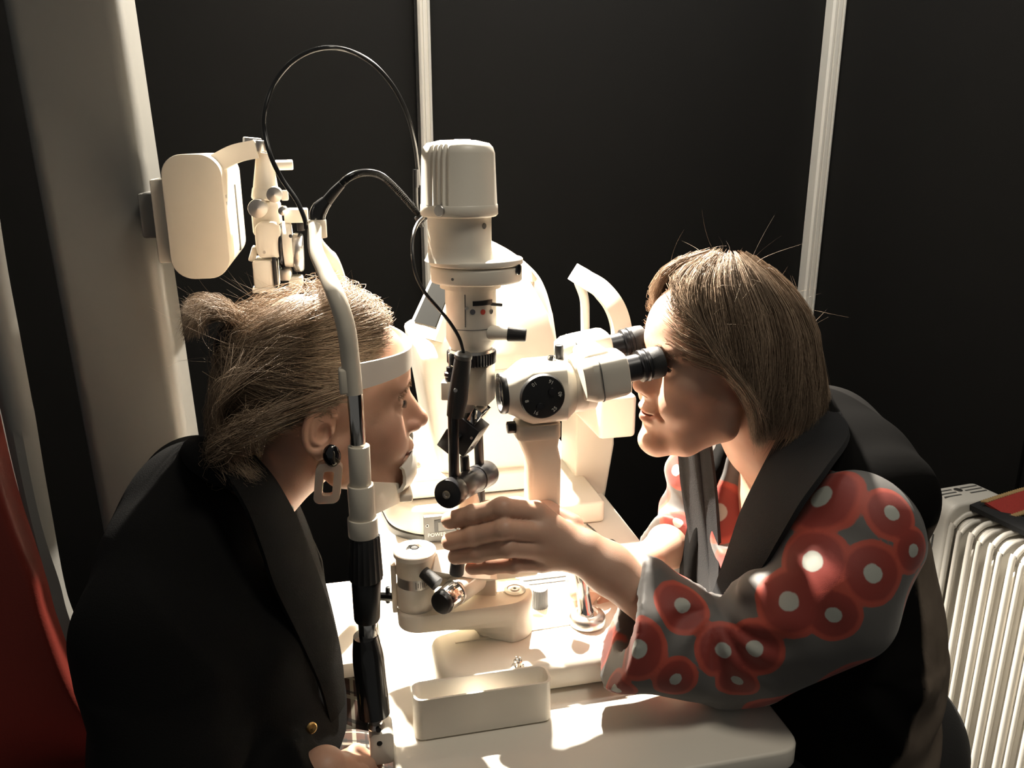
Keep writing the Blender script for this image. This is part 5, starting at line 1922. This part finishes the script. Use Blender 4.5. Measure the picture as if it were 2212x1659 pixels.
MB().tube([at(520, 1035, Y=-.105), at(470, 1010, Y=-.085), at(436, 985, Y=-.05), at(428, 975, Y=0), at(440, 975, Y=.05)], [.014, .017, .018, .018, .014], seg=16, n=6).build('collar', BLAZ, blz)
# plaid trousers: the near knee
PLAID = bpy.data.materials.new('plaid_wool')
PLAID.use_nodes = True
nt = PLAID.node_tree
b_ = nt.nodes['Principled BSDF']
b_.inputs['Roughness'].default_value = .9
tc = nt.nodes.new('ShaderNodeTexCoord')
sep = nt.nodes.new('ShaderNodeSeparateXYZ')
nt.links.new(tc.outputs['Object'], sep.inputs[0])
prev = None
base = (.035, .028, .024, 1)
for ax, freq, ph_, wdt, colr in (('X', 34, .2, .50, (.075, .036, .024, 1)), ('Y', 34, .1, .50, (.075, .036, .024, 1)), ('X', 34, .0, .16, (.36, .33, .26, 1)), ('Y', 34, .55, .16, (.36, .33, .26, 1)), ('X', 34, .5, .10, (.012, .012, .012, 1)), ('Y', 34, .30, .10, (.012, .012, .012, 1))):
    a1 = nt.nodes.new('ShaderNodeMath'); a1.operation = 'MULTIPLY_ADD'
    a1.inputs[1].default_value, a1.inputs[2].default_value = freq, ph_
    nt.links.new(sep.outputs[ax], a1.inputs[0])
    a2_ = nt.nodes.new('ShaderNodeMath'); a2_.operation = 'FRACT'
    nt.links.new(a1.outputs[0], a2_.inputs[0])
    a3 = nt.nodes.new('ShaderNodeMath'); a3.operation = 'LESS_THAN'
    a3.inputs[1].default_value = wdt
    nt.links.new(a2_.outputs[0], a3.inputs[0])
    a4 = nt.nodes.new('ShaderNodeMath'); a4.operation = 'MULTIPLY'
    a4.inputs[1].default_value = .75
    nt.links.new(a3.outputs[0], a4.inputs[0])
    mx = nt.nodes.new('ShaderNodeMix'); mx.data_type = 'RGBA'
    nt.links.new(a4.outputs[0], mx.inputs['Factor'])
    if prev is None:
        mx.inputs['A'].default_value = base
    else:
        nt.links.new(prev, mx.inputs['A'])
    mx.inputs['B'].default_value = colr
    prev = mx.outputs['Result']
nt.links.new(prev, b_.inputs['Base Color'])
kn = at(792, 1592, Y=-.06)
tf_ = lambda p: np.minimum(chain(p, [(-.42, -.09, .60), (-.22, -.085, .655), kn + Vector((-.020, -.01, -.075)), kn + Vector((-.03, .0, -.55))], [.09, .078, .066, .055], .03),
                           chain(p, [(-.42, .10, .60), (-.22, .11, .625), (-.14, .11, .61), (-.14, .10, .1)], [.09, .075, .062, .05], .03))
obj('trousers', surface(tf_, (-.54, -.20, .02), (-.05, .22, .75), .008, 'trousers'), PLAID, pt)
for yy in (-.06, .10):
    MB().tube([(kn.x - .05, yy, .035), (kn.x + .02, yy, .040), (kn.x + .10, yy, .028)], [.034, .036, .026], seg=14).build('shoe', BLACK, pt)
# ================================================================== the examiner (right)
P2 = pose_from(at(1368, 832, Y=0), NOSE, (-1, 0), math.radians(6), sc=.97)
ex_ = thing('person', 'woman with a fair bob in a red circle print blouse, looking into the eyepieces', 'person', (.50, 0, .52))
hd2_ = build_head_fn(P2, smile=.8)
NB2 = Vector((.425, 0, .985))
nk2 = Vector(P2.w((-.030, 0, -.030)))
WR = at(1268, 1195, Y=-.070)
EL = Vector((.268, -.140, .824))
hf = [([at(1158, 1108, Y=-.052), at(1085, 1098, Y=-.066), at(1022, 1112, Y=-.050), at(972, 1124, Y=-.036)], .0130, .0104),
      ([at(1165, 1150, Y=-.064), at(1088, 1143, Y=-.078), at(1022, 1158, Y=-.060), at(972, 1170, Y=-.044)], .0130, .0102),
      ([at(1168, 1186, Y=-.066), at(1095, 1182, Y=-.078), at(1032, 1194, Y=-.062), at(985, 1202, Y=-.048)], .0124, .0096),
      ([at(1172, 1214, Y=-.062), at(1110, 1218, Y=-.070), at(1060, 1222, Y=-.060), at(1020, 1226, Y=-.050)], .0112, .0086)]
ht = ([at(1235, 1135, Y=-.040), at(1180, 1104, Y=-.018), at(1115, 1094, Y=-.006), at(1050, 1098, Y=-.002)], .0145, .0098)
# far hand round the joystick
WR2 = at(1405, 1205, Y=.085)
fj = jc + Vector((-.010, .006, .074))
hf2 = [([at(1318, 1208, Y=.066), at(1262, 1222, Y=.052), at(1238, 1252, Y=.038), at(1243, 1282, Y=.020)], .0105, .0085),
       ([at(1322, 1225, Y=.058), at(1268, 1250, Y=.046), at(1246, 1284, Y=.030), at(1254, 1308, Y=.014)], .0105, .0085),
       ([at(1330, 1245, Y=.052), at(1282, 1278, Y=.040), at(1256, 1312, Y=.024), at(1264, 1330, Y=.010)], .0100, .0080),
       ([at(1345, 1265, Y=.048), at(1305, 1300, Y=.040), at(1282, 1325, Y=.024), at(1284, 1338, Y=.012)], .0088, .0070)]
ht2 = ([at(1380, 1245, Y=.060), at(1330, 1265, Y=.030), at(1295, 1262, Y=.014), at(1270, 1262, Y=.006)], .0130, .0095)
EL2 = Vector((.362, .185, .818))


def ex_body(p):
    d = hd2_(p)
    nf = lambda q: chain(q, [nk2, nk2.lerp(NB2, .5) + Vector((-.004, 0, -.006)), NB2], [.050, .050, .062], .02)
    d = smin(d, inbox(p, nf, np.minimum(NB2, nk2) - .07, np.maximum(NB2, nk2) + .07, .03), .018)
    tf = lambda q: smin(rc(q * V3((1, .62, 1)), (NB2.x, 0, .95), (.46, 0, .62), .075, .09), np.minimum(rc(q, (.425, 0, .98), (.415, -.14, .985), .05, .045), rc(q, (.425, 0, .98), (.40, .15, .985), .05, .045)), .03)
    d = smin(d, inbox(p, tf, (.3, -.2, .52), (.56, .2, 1.05), .03), .02)
    fr = Vector(EL).lerp(WR, .45)
    af = lambda q: smin(chain(q, [(.415, -.15, .985), EL, fr, EL.lerp(WR, .86), WR], [.042, .034, .0335, .0285, .0255], .012), hand_sdf(q, WR, hf, ht, .0150), .012)
    d = np.minimum(d, inbox(p, af, np.minimum((-.08, -.22, .76), (0, 0, 0)), (.46, .03, 1.03), .02))
    af2 = lambda q: smin(chain(q, [(.40, .15, .985), EL2, EL2.lerp(WR2, .5), WR2], [.042, .034, .034, .024], .012), hand_sdf(q, WR2, hf2, ht2, .0140), .012)
    return np.minimum(d, inbox(p, af2, (.10, -.01, .76), (.45, .24, 1.03), .02))


me = surface(ex_body, (-.09, -.27, .60), (.58, .27, 1.32), .0027, 'body', fine=[(0, .17, .28, .0015), (2, 1.03, 1.17, .0015), (2, .90, 1.0, .0019), (1, -.09, .01, .0017), (0, -.08, .12, .0019)])
lip_attr(me, P2)
obj('body', me, SKIN2, ex_)
eyes(P2, ex_)
brow_lash(P2, ex_)

# --- the bob
HAIR2 = hair_mat('fair_hair_examiner', (.15, .103, .070), (.50, .37, .262), .42)
BZs = [-.105, -.085, -.06, -.03, .0, .03, .06, .09, .115, .132, .143, .1485, .151]
BCx = [-.010, -.010, -.010, -.010, -.010, -.008, -.004, .004, .013, .017, .018, .018, .018]
BBk = [.112, .130, .140, .134, .122, .112, .104, .093, .077, .057, .038, .021, .0]
BSd = [.066, .078, .088, .092, .093, .092, .089, .080, .064, .048, .034, .019, .0]
BFr = [.075, .085, .094, .100, .104, .109, .110, .102, .084, .062, .042, .023, .0]
FA2 = lambda z: np.interp(z, [-.11, -.07, -.045, -.02, .0, .03, .06, .085, .105, .122, .152], [100, 96, 90, 84, 76, 60, 49, 40, 30, 12, 0])


def bsurf(al, z, g=0., tuck=0.):
    a = np.radians(al)
    c_, s_ = np.cos(a), np.sin(a)
    A_ = np.where(c_ > 0, np.interp(z, BZs, BFr), np.interp(z, BZs, BBk))
    B_ = np.interp(z, BZs, BSd)
    return np.stack([np.interp(z, BZs, BCx) + A_ * c_ * (1 + g), B_ * s_ * (1 + g), z + g * .10], -1)


cm = cap_mesh('hair', P2, lambda a, z: bsurf(a, z, -.09), lambda z: FA2(z) + 6, -.055, .1505, tone=.2)
obj('hair', cm, HAIR2, ex_)
P_, tn, rl = [], [], []
K = 15
tt = np.linspace(0, 1, K)
NL = 240                                                 # locks; every strand follows one of them
lk_ae = np.concatenate([rng.uniform(16, 96, NL // 2), rng.uniform(60, 180, NL - NL // 2)])
lk = dict(ph=rng.uniform(0, 6.3, NL), am=rng.uniform(.3, 1, NL), dep=rng.uniform(-.05, .03, NL), tone=rng.normal(0, .27, NL), ze=rng.normal(0, .010, NL), fl=rng.normal(0, 1, NL), zr=rng.uniform(.10, .152, NL))
for i in range(11000):
    sd = 1 if rng.random() < .70 else -1
    j = rng.integers(NL)
    ae = lk_ae[j] + rng.normal() * 2.2
    f_ = max(0, 1 - ae / 78.)                            # 1 at the forehead, 0 from the ear back
    zroot = min(.1486, lk['zr'][j] + rng.normal() * .012)
    if rng.random() < .30:
        zroot = rng.uniform(.03, .150)
    zend = -.058 + lk['ze'][j] + .034 * f_ * rng.random() + rng.normal() * .005 + .012 * (60 < ae < 110)
    sweep = (36 + 30 * f_) * (ae < 100) * f_ ** .5 if ae < 78 else 0
    aend = ae + sweep + rng.normal() * 2.5 + 4 * lk['fl'][j]
    z = zroot + (zend - zroot) * (tt ** .92)
    w = np.clip((tt - .12) / .88, 0, 1) ** 1.15
    al = ae + (aend - ae) * w + (3.2 * lk['am'][j] * np.sin(tt * 5 + lk['ph'][j]) + rng.normal() * 1.3 * np.sin(tt * 4)) * tt
    lim = FA2(z) + rng.uniform(-3, 4)
    al = np.maximum(al, lim * np.clip(.35 + tt * 4, 0, 1))
    g = lk['dep'][j] + rng.uniform(-.045, .025) + .028 * lk['am'][j] * np.sin(tt * 5.5 + lk['ph'][j]) * tt + .03 * max(0, lk['fl'][j]) * tt ** 3
    P_.append(bsurf(al * sd, z, g))
    tn.append(np.clip(.46 + lk['tone'][j] + rng.normal() * .16, 0, 1))
    rl.append(rng.uniform(.00014, .00030))
for i in range(70):
    al = rng.uniform(5, 180) * (1 if rng.random() < .6 else -1)
    z0 = rng.uniform(.06, .151)
    s0 = bsurf(np.array([al]), np.array([z0]), .01)[0]
    out = s0 / np.linalg.norm(s0)
    ln = rng.uniform(.012, .036)
    dv = out * .35 + rng.normal(size=3) * .5 + np.array([-.2, 0, .2])
    cv = rng.normal(size=3) * .8
    P_.append(np.stack([s0 + dv * ln * t + cv * ln * t * t for t in tt]))
    tn.append(.8)
    rl.append(rng.uniform(.00006, .00012))
sm = strand_mesh('hair_strands', P2.w(np.array(P_)), np.array(rl), np.array(tn))
o = obj('hair_strands', sm, HAIR2, ex_)
o['kind'] = 'stuff'

# --- blouse with printed circles
BL = bpy.data.materials.new('circle_print_blouse')
BL.use_nodes = True
nt = BL.node_tree
b_ = nt.nodes['Principled BSDF']
b_.inputs['Roughness'].default_value = .62
b_.inputs['Sheen Weight'].default_value = .15
a = nt.nodes.new('ShaderNodeAttribute')
a.attribute_name = 'circle'
tc = nt.nodes.new('ShaderNodeTexCoord')
nz = nt.nodes.new('ShaderNodeTexNoise')
nz.inputs['Scale'].default_value = 60
nt.links.new(tc.outputs['Object'], nz.inputs['Vector'])
md_ = nt.nodes.new('ShaderNodeMath')
md_.operation = 'MULTIPLY_ADD'
md_.inputs[1].default_value = .10
nt.links.new(nz.outputs['Fac'], md_.inputs[0])
nt.links.new(a.outputs['Fac'], md_.inputs[2])
rp_ = nt.nodes.new('ShaderNodeValToRGB')
rp_.color_ramp.interpolation = 'LINEAR'
els = rp_.color_ramp.elements
els[0].position, els[0].color = 0., (.36, .37, .33, 1)
els[1].position, els[1].color = 1., (.105, .098, .092, 1)
for pos, c in ((.155, (.36, .37, .33, 1)), (.175, (.21, .025, .016, 1)), (.40, (.25, .029, .019, 1)), (.455, (.42, .062, .036, 1)), (.51, (.40, .066, .040, 1)), (.53, (.105, .098, .092, 1))):
    e = els.new(pos)
    e.color = c
dv_ = nt.nodes.new('ShaderNodeMath')
dv_.operation = 'MULTIPLY'
dv_.inputs[1].default_value = .5
nt.links.new(md_.outputs[0], dv_.inputs[0])
nt.links.new(dv_.outputs[0], rp_.inputs['Fac'])
nt.links.new(rp_.outputs['Color'], b_.inputs['Base Color'])
nb_ = nt.nodes.new('ShaderNodeTexNoise')
nb_.inputs['Scale'].default_value = 1500
bp2 = nt.nodes.new('ShaderNodeBump')
bp2.inputs['Strength'].default_value = .10
bp2.inputs['Distance'].default_value = .001
nt.links.new(tc.outputs['Object'], nb_.inputs['Vector'])
nt.links.new(nb_.outputs['Fac'], bp2.inputs['Height'])
nt.links.new(bp2.outputs['Normal'], b_.inputs['Normal'])

SH = Vector((.388, -.168, .988))
CUFF = at(1353, 1366, Y=-.128)
cdir = (Vector(WR) - EL).normalized()
cnrm = Vector((-.90, .22, .34)).normalized()
crease = at(1552, 1335, Y=-.17)


def blouse(p):
    arm = chain(p, [SH, SH.lerp(EL, .35) + Vector((.006, -.022, -.006)), SH.lerp(EL, .7) + Vector((.0, -.016, 0)), EL], [.070, .070, .061, .053], .03)
    fa_ = chain(p, [EL, EL.lerp(CUFF, .5) + Vector((0, 0, -.002)), CUFF + Vector((.0, 0, -.006))], [.053, .052, .060], .02)
    d = smin(arm, fa_, .02)
    d = smin(d, rc(p, EL + Vector((-.01, 0, .01)), EL.lerp(WR, .62) + Vector((0, 0, .001)), .046, .041), .02)
    d = d + folds(p, crease, (.2, 1, 0), 9, .0050, .035, .10) + .0025 * np.sin(p[:, 2] * 60 + p[:, 0] * 40 + 2 * np.sin(p[:, 0] * 25))
    # hollow open cuff
    k = CUFF + cdir * .004
    near = np.sqrt(((p - V3(CUFF)) ** 2).sum(-1)) < .15
    cut = (p - V3(k)) @ V3(cnrm) + .002 * np.sin(p[:, 2] * 60)
    inner = chain(p, [EL.lerp(CUFF, .6), CUFF + cdir * .08], [.026, .046], 0)
    d = np.where(near, np.maximum(np.maximum(d, cut), -np.maximum(inner, -(p - V3(k)) @ V3(cnrm) - .030)), d)
    d = np.maximum(d, -(p[:, 2] - (TZ + .0015)) * 1.0 * ((p[:, 0] < .316)) - (p[:, 0] >= .316))
    # far sleeve
    SH_ = Vector((.400, .150, .995))
    ar2 = chain(p, [SH_, (.372, .170, .93), (.366, .180, .86), EL2], [.060, .054, .050, .044], .02)
    c2 = EL2.lerp(WR2, .60)
    d2 = (WR2 - EL2).normalized()
    fa2_ = chain(p, [EL2, c2], [.047, .044], .01)
    e = smin(ar2, fa2_, .015) + .003 * np.sin(p[:, 2] * 95 + p[:, 0] * 55)
    near = np.sqrt(((p - V3(c2)) ** 2).sum(-1)) < .07
    e = np.where(near, np.maximum(e, (p - V3(c2)) @ V3(d2)), e)
    # body of the blouse with the V neck
    t = chain(p * V3((1, .66, 1)), [(.415, 0, .985), (.425, 0, .90), (.46, 0, .62)], [.082, .104, .125], .04)
    t = smin(t, chain(p, [(.43, 0, 1.0), SH_ + Vector((0, -.02, 0))], [.05, .06]), .03)
    t = smin(t, chain(p, [(.43, 0, 1.0), SH + Vector((0, .02, 0))], [.05, .06]), .03)
    t = smax(t, -ell(p, (.305, 0, 1.00), (.105, .046, .115)), .006)
    t = smax(t, -rc(p, NB2, nk2 + Vector((-.02, 0, .03)), .064, .075), .006)
    return np.minimum(np.minimum(d, e), t)


me = surface(blouse, (.05, -.31, .58), (.60, .27, 1.10), .0042, 'blouse')
co = mesh_co(me)
v_ = co - CAM
zz = v_ @ CF
pxs, pys = 1106 + FPX * (v_ @ CR) / zz, 829.5 - FPX * (v_ @ CU) / zz
SP = [(1765, 1070, 90), (1932, 1100, 60), (1862, 982, 66), (1968, 1050, 56), (1748, 1204, 78), (1886, 1232, 70), (1692, 1296, 76), (1386, 1396, 70), (1552, 1404, 60), (1622, 1394, 62), (1478, 1296, 62), (1772, 990, 44), (1318, 1490, 46), (1582, 1474, 46), (1790, 1330, 60), (1470, 1470, 50), (1980, 1190, 52), (1450, 1010, 44), (1458, 1120, 40), (1440, 1190, 36), (1560, 1100, 66), (1565, 1250, 60)]
cen, rad_ = [], []
for x, y, r in SP:
    d2_ = (pxs - x) ** 2 + (pys - y) ** 2
    m = np.where(d2_ < 12 ** 2)[0]
    if not len(m):
        continue
    i = m[np.argmin(zz[m])]
    cen.append(co[i])
    rad_.append(1.0 * r * zz[i] / FPX)
# more circles over the parts the camera does not see
nrm_a = np.empty(len(co) * 3, np.float32)
me.vertices.foreach_get('normal', nrm_a)
hid = np.where((nrm_a.reshape(-1, 3) * v_).sum(1) > 0)[0]
ids = rng.permutation(hid)[:4000]
for i in ids:
    c_ = co[i]
    if len(cen) > 70:
        break
    if all(np.linalg.norm(c_ - a_) > 1.05 * (b2 + .034) for a_, b2 in zip(cen, rad_)):
        cen.append(c_)
        rad_.append(.034)
val = np.full(len(co), 9.)
for c_, r_ in zip(cen, rad_):
    val = np.minimum(val, np.linalg.norm(co - c_, axis=1) / r_)
point_attr(me, 'circle', np.minimum(val, 2.) * .95)
obj('blouse', me, BL, ex_)

# --- dark vest, shawl collar
VEST = bpy.data.materials.new('dark_suede_vest')
VEST.use_nodes = True
nt = VEST.node_tree
b_ = nt.nodes['Principled BSDF']
b_.inputs['Roughness'].default_value = .9
b_.inputs['Specular IOR Level'].default_value = .05
a = nt.nodes.new('ShaderNodeAttribute')
a.attribute_name = 'panel'
tc = nt.nodes.new('ShaderNodeTexCoord')
n1_ = nt.nodes.new('ShaderNodeTexNoise')
n1_.inputs['Scale'].default_value = 22
n1_.inputs['Detail'].default_value = 5
nt.links.new(tc.outputs['Object'], n1_.inputs['Vector'])
sued = nt.nodes.new('ShaderNodeMix')
sued.data_type = 'RGBA'
sued.inputs['A'].default_value = (.10, .078, .060, 1)
sued.inputs['B'].default_value = (.25, .198, .155, 1)
nt.links.new(n1_.outputs['Fac'], sued.inputs['Factor'])
mx = nt.nodes.new('ShaderNodeMix')
mx.data_type = 'RGBA'
mx.inputs['A'].default_value = (.006, .0056, .0053, 1)
nt.links.new(a.outputs['Fac'], mx.inputs['Factor'])
nt.links.new(sued.outputs['Result'], mx.inputs['B'])
nt.links.new(mx.outputs['Result'], b_.inputs['Base Color'])
bp2 = nt.nodes.new('ShaderNodeBump')
bp2.inputs['Strength'].default_value = .3
bp2.inputs['Distance'].default_value = .002
nt.links.new(n1_.outputs['Fac'], bp2.inputs['Height'])
nt.links.new(bp2.outputs['Normal'], b_.inputs['Normal'])


def vest(p):
    q = p * V3((1, .68, 1))
    d = chain(q, [(.425, 0, 1.0), (.432, 0, .92), (.440, 0, .80), (.475, 0, .56)], [.092, .116, .140, .150], .05)
    d = smin(d, chain(p, [(.455, 0, 1.035), (.445, -.08, 1.024), (.435, -.138, 1.012)], [.055, .060, .064], .02), .035)
    d = smin(d, chain(p, [(.455, 0, 1.035), (.440, .08, 1.02), (.425, .125, 1.005)], [.055, .060, .062], .02), .035)
    d = d + .0022 * np.sin(p[:, 2] * 70 + p[:, 1] * 20 + 3 * np.sin(p[:, 0] * 30)) * (p[:, 2] < .82) + folds(p, at(1960, 1400, Y=-.16), (0, 1, 0), 6, .0016, .05, .14)
    d = smax(d, -ell(p, (.30, .005, .95), (.105, .050, .22)), .01)
    d = smax(d, -rc(p, NB2 + Vector((-.01, 0, .01)), nk2 + Vector((-.02, 0, .03)), .062, .08), .008)
    return d


me = surface(vest, (.24, -.26, .40), (.68, .26, 1.12), .0052, 'vest')
co = mesh_co(me)
v_ = co - CAM
zz = v_ @ CF
pxs, pys = 1106 + FPX * (v_ @ CR) / zz, 829.5 - FPX * (v_ @ CU) / zz
seam = .442 + .02 * np.sin(co[:, 2] * 9)
point_attr(me, 'panel', np.clip((co[:, 0] - seam) / .006, 0, 1) * (co[:, 2] < 1.0))
vs = obj('vest', me, VEST, ex_)
VELV = mat('dark_velvet_collar', (.015, .015, .016), .9, bump=.4, bscale=900, sheen=.05, spec=.2)
lapel([(1800, 872), (1835, 935), (1790, 1010), (1735, 1085), (1690, 1160), (1640, 1240), (1585, 1300), (1545, 1328)],
      [(1715, 885), (1678, 955), (1640, 1030), (1604, 1105), (1580, 1175), (1556, 1245), (1540, 1290), (1530, 1322)],
      [-.03, -.115, -.165, -.175, -.17, -.15, -.125, -.11], [-.02, -.055, -.07, -.075, -.08, -.085, -.09, -.095], 'shawl_collar', vs, VELV, fold=.010, th=.006)
fo = spline([at(*p, Y=y) for p, y in (((1462, 950), .085), ((1470, 1040), .09), ((1484, 1130), .085), ((1498, 1220), .06), ((1514, 1290), .03), ((1526, 1325), -.03))], 6)
fi = spline([at(*p, Y=y) for p, y in (((1535, 955), .03), ((1545, 1040), .03), ((1552, 1130), .02), ((1556, 1220), .0), ((1550, 1290), -.03), ((1536, 1325), -.06))], 6)
rows = []
for a_, b2 in zip(fo, fi):
    rows.append([a_.lerp(b2, u) + Vector((-.004, -.9, .1)).normalized() * (.011 * (.5 + .5 * math.cos(u * 2 * PI * 2.0 + .6)) * math.sin(PI * min(1, u + .12))) for u in np.linspace(0, 1, 22)])
MB().strip(rows, .005).build('shawl_collar', VELV, vs, sharp=70)
# trousers
TR = mat('dark_trousers', (.022, .021, .020), .9, bump=.3, bscale=500)
tf_ = lambda p: np.minimum(chain(p, [(.53, -.08, .61), (.36, -.10, .60), (.22, -.11, .56), (.24, -.11, .08)], [.115, .085, .07, .055], .03),
                           chain(p, [(.53, .08, .61), (.36, .10, .60), (.22, .11, .56), (.24, .11, .08)], [.115, .085, .07, .055], .03))
obj('trousers', surface(tf_, (.12, -.22, .02), (.68, .22, .75), .009, 'trousers'), TR, ex_)
for yy in (-.11, .11):
    MB().tube([(.27, yy, .035), (.20, yy, .040), (.12, yy, .028)], [.034, .036, .026], seg=14).build('shoe', BLACK, ex_)
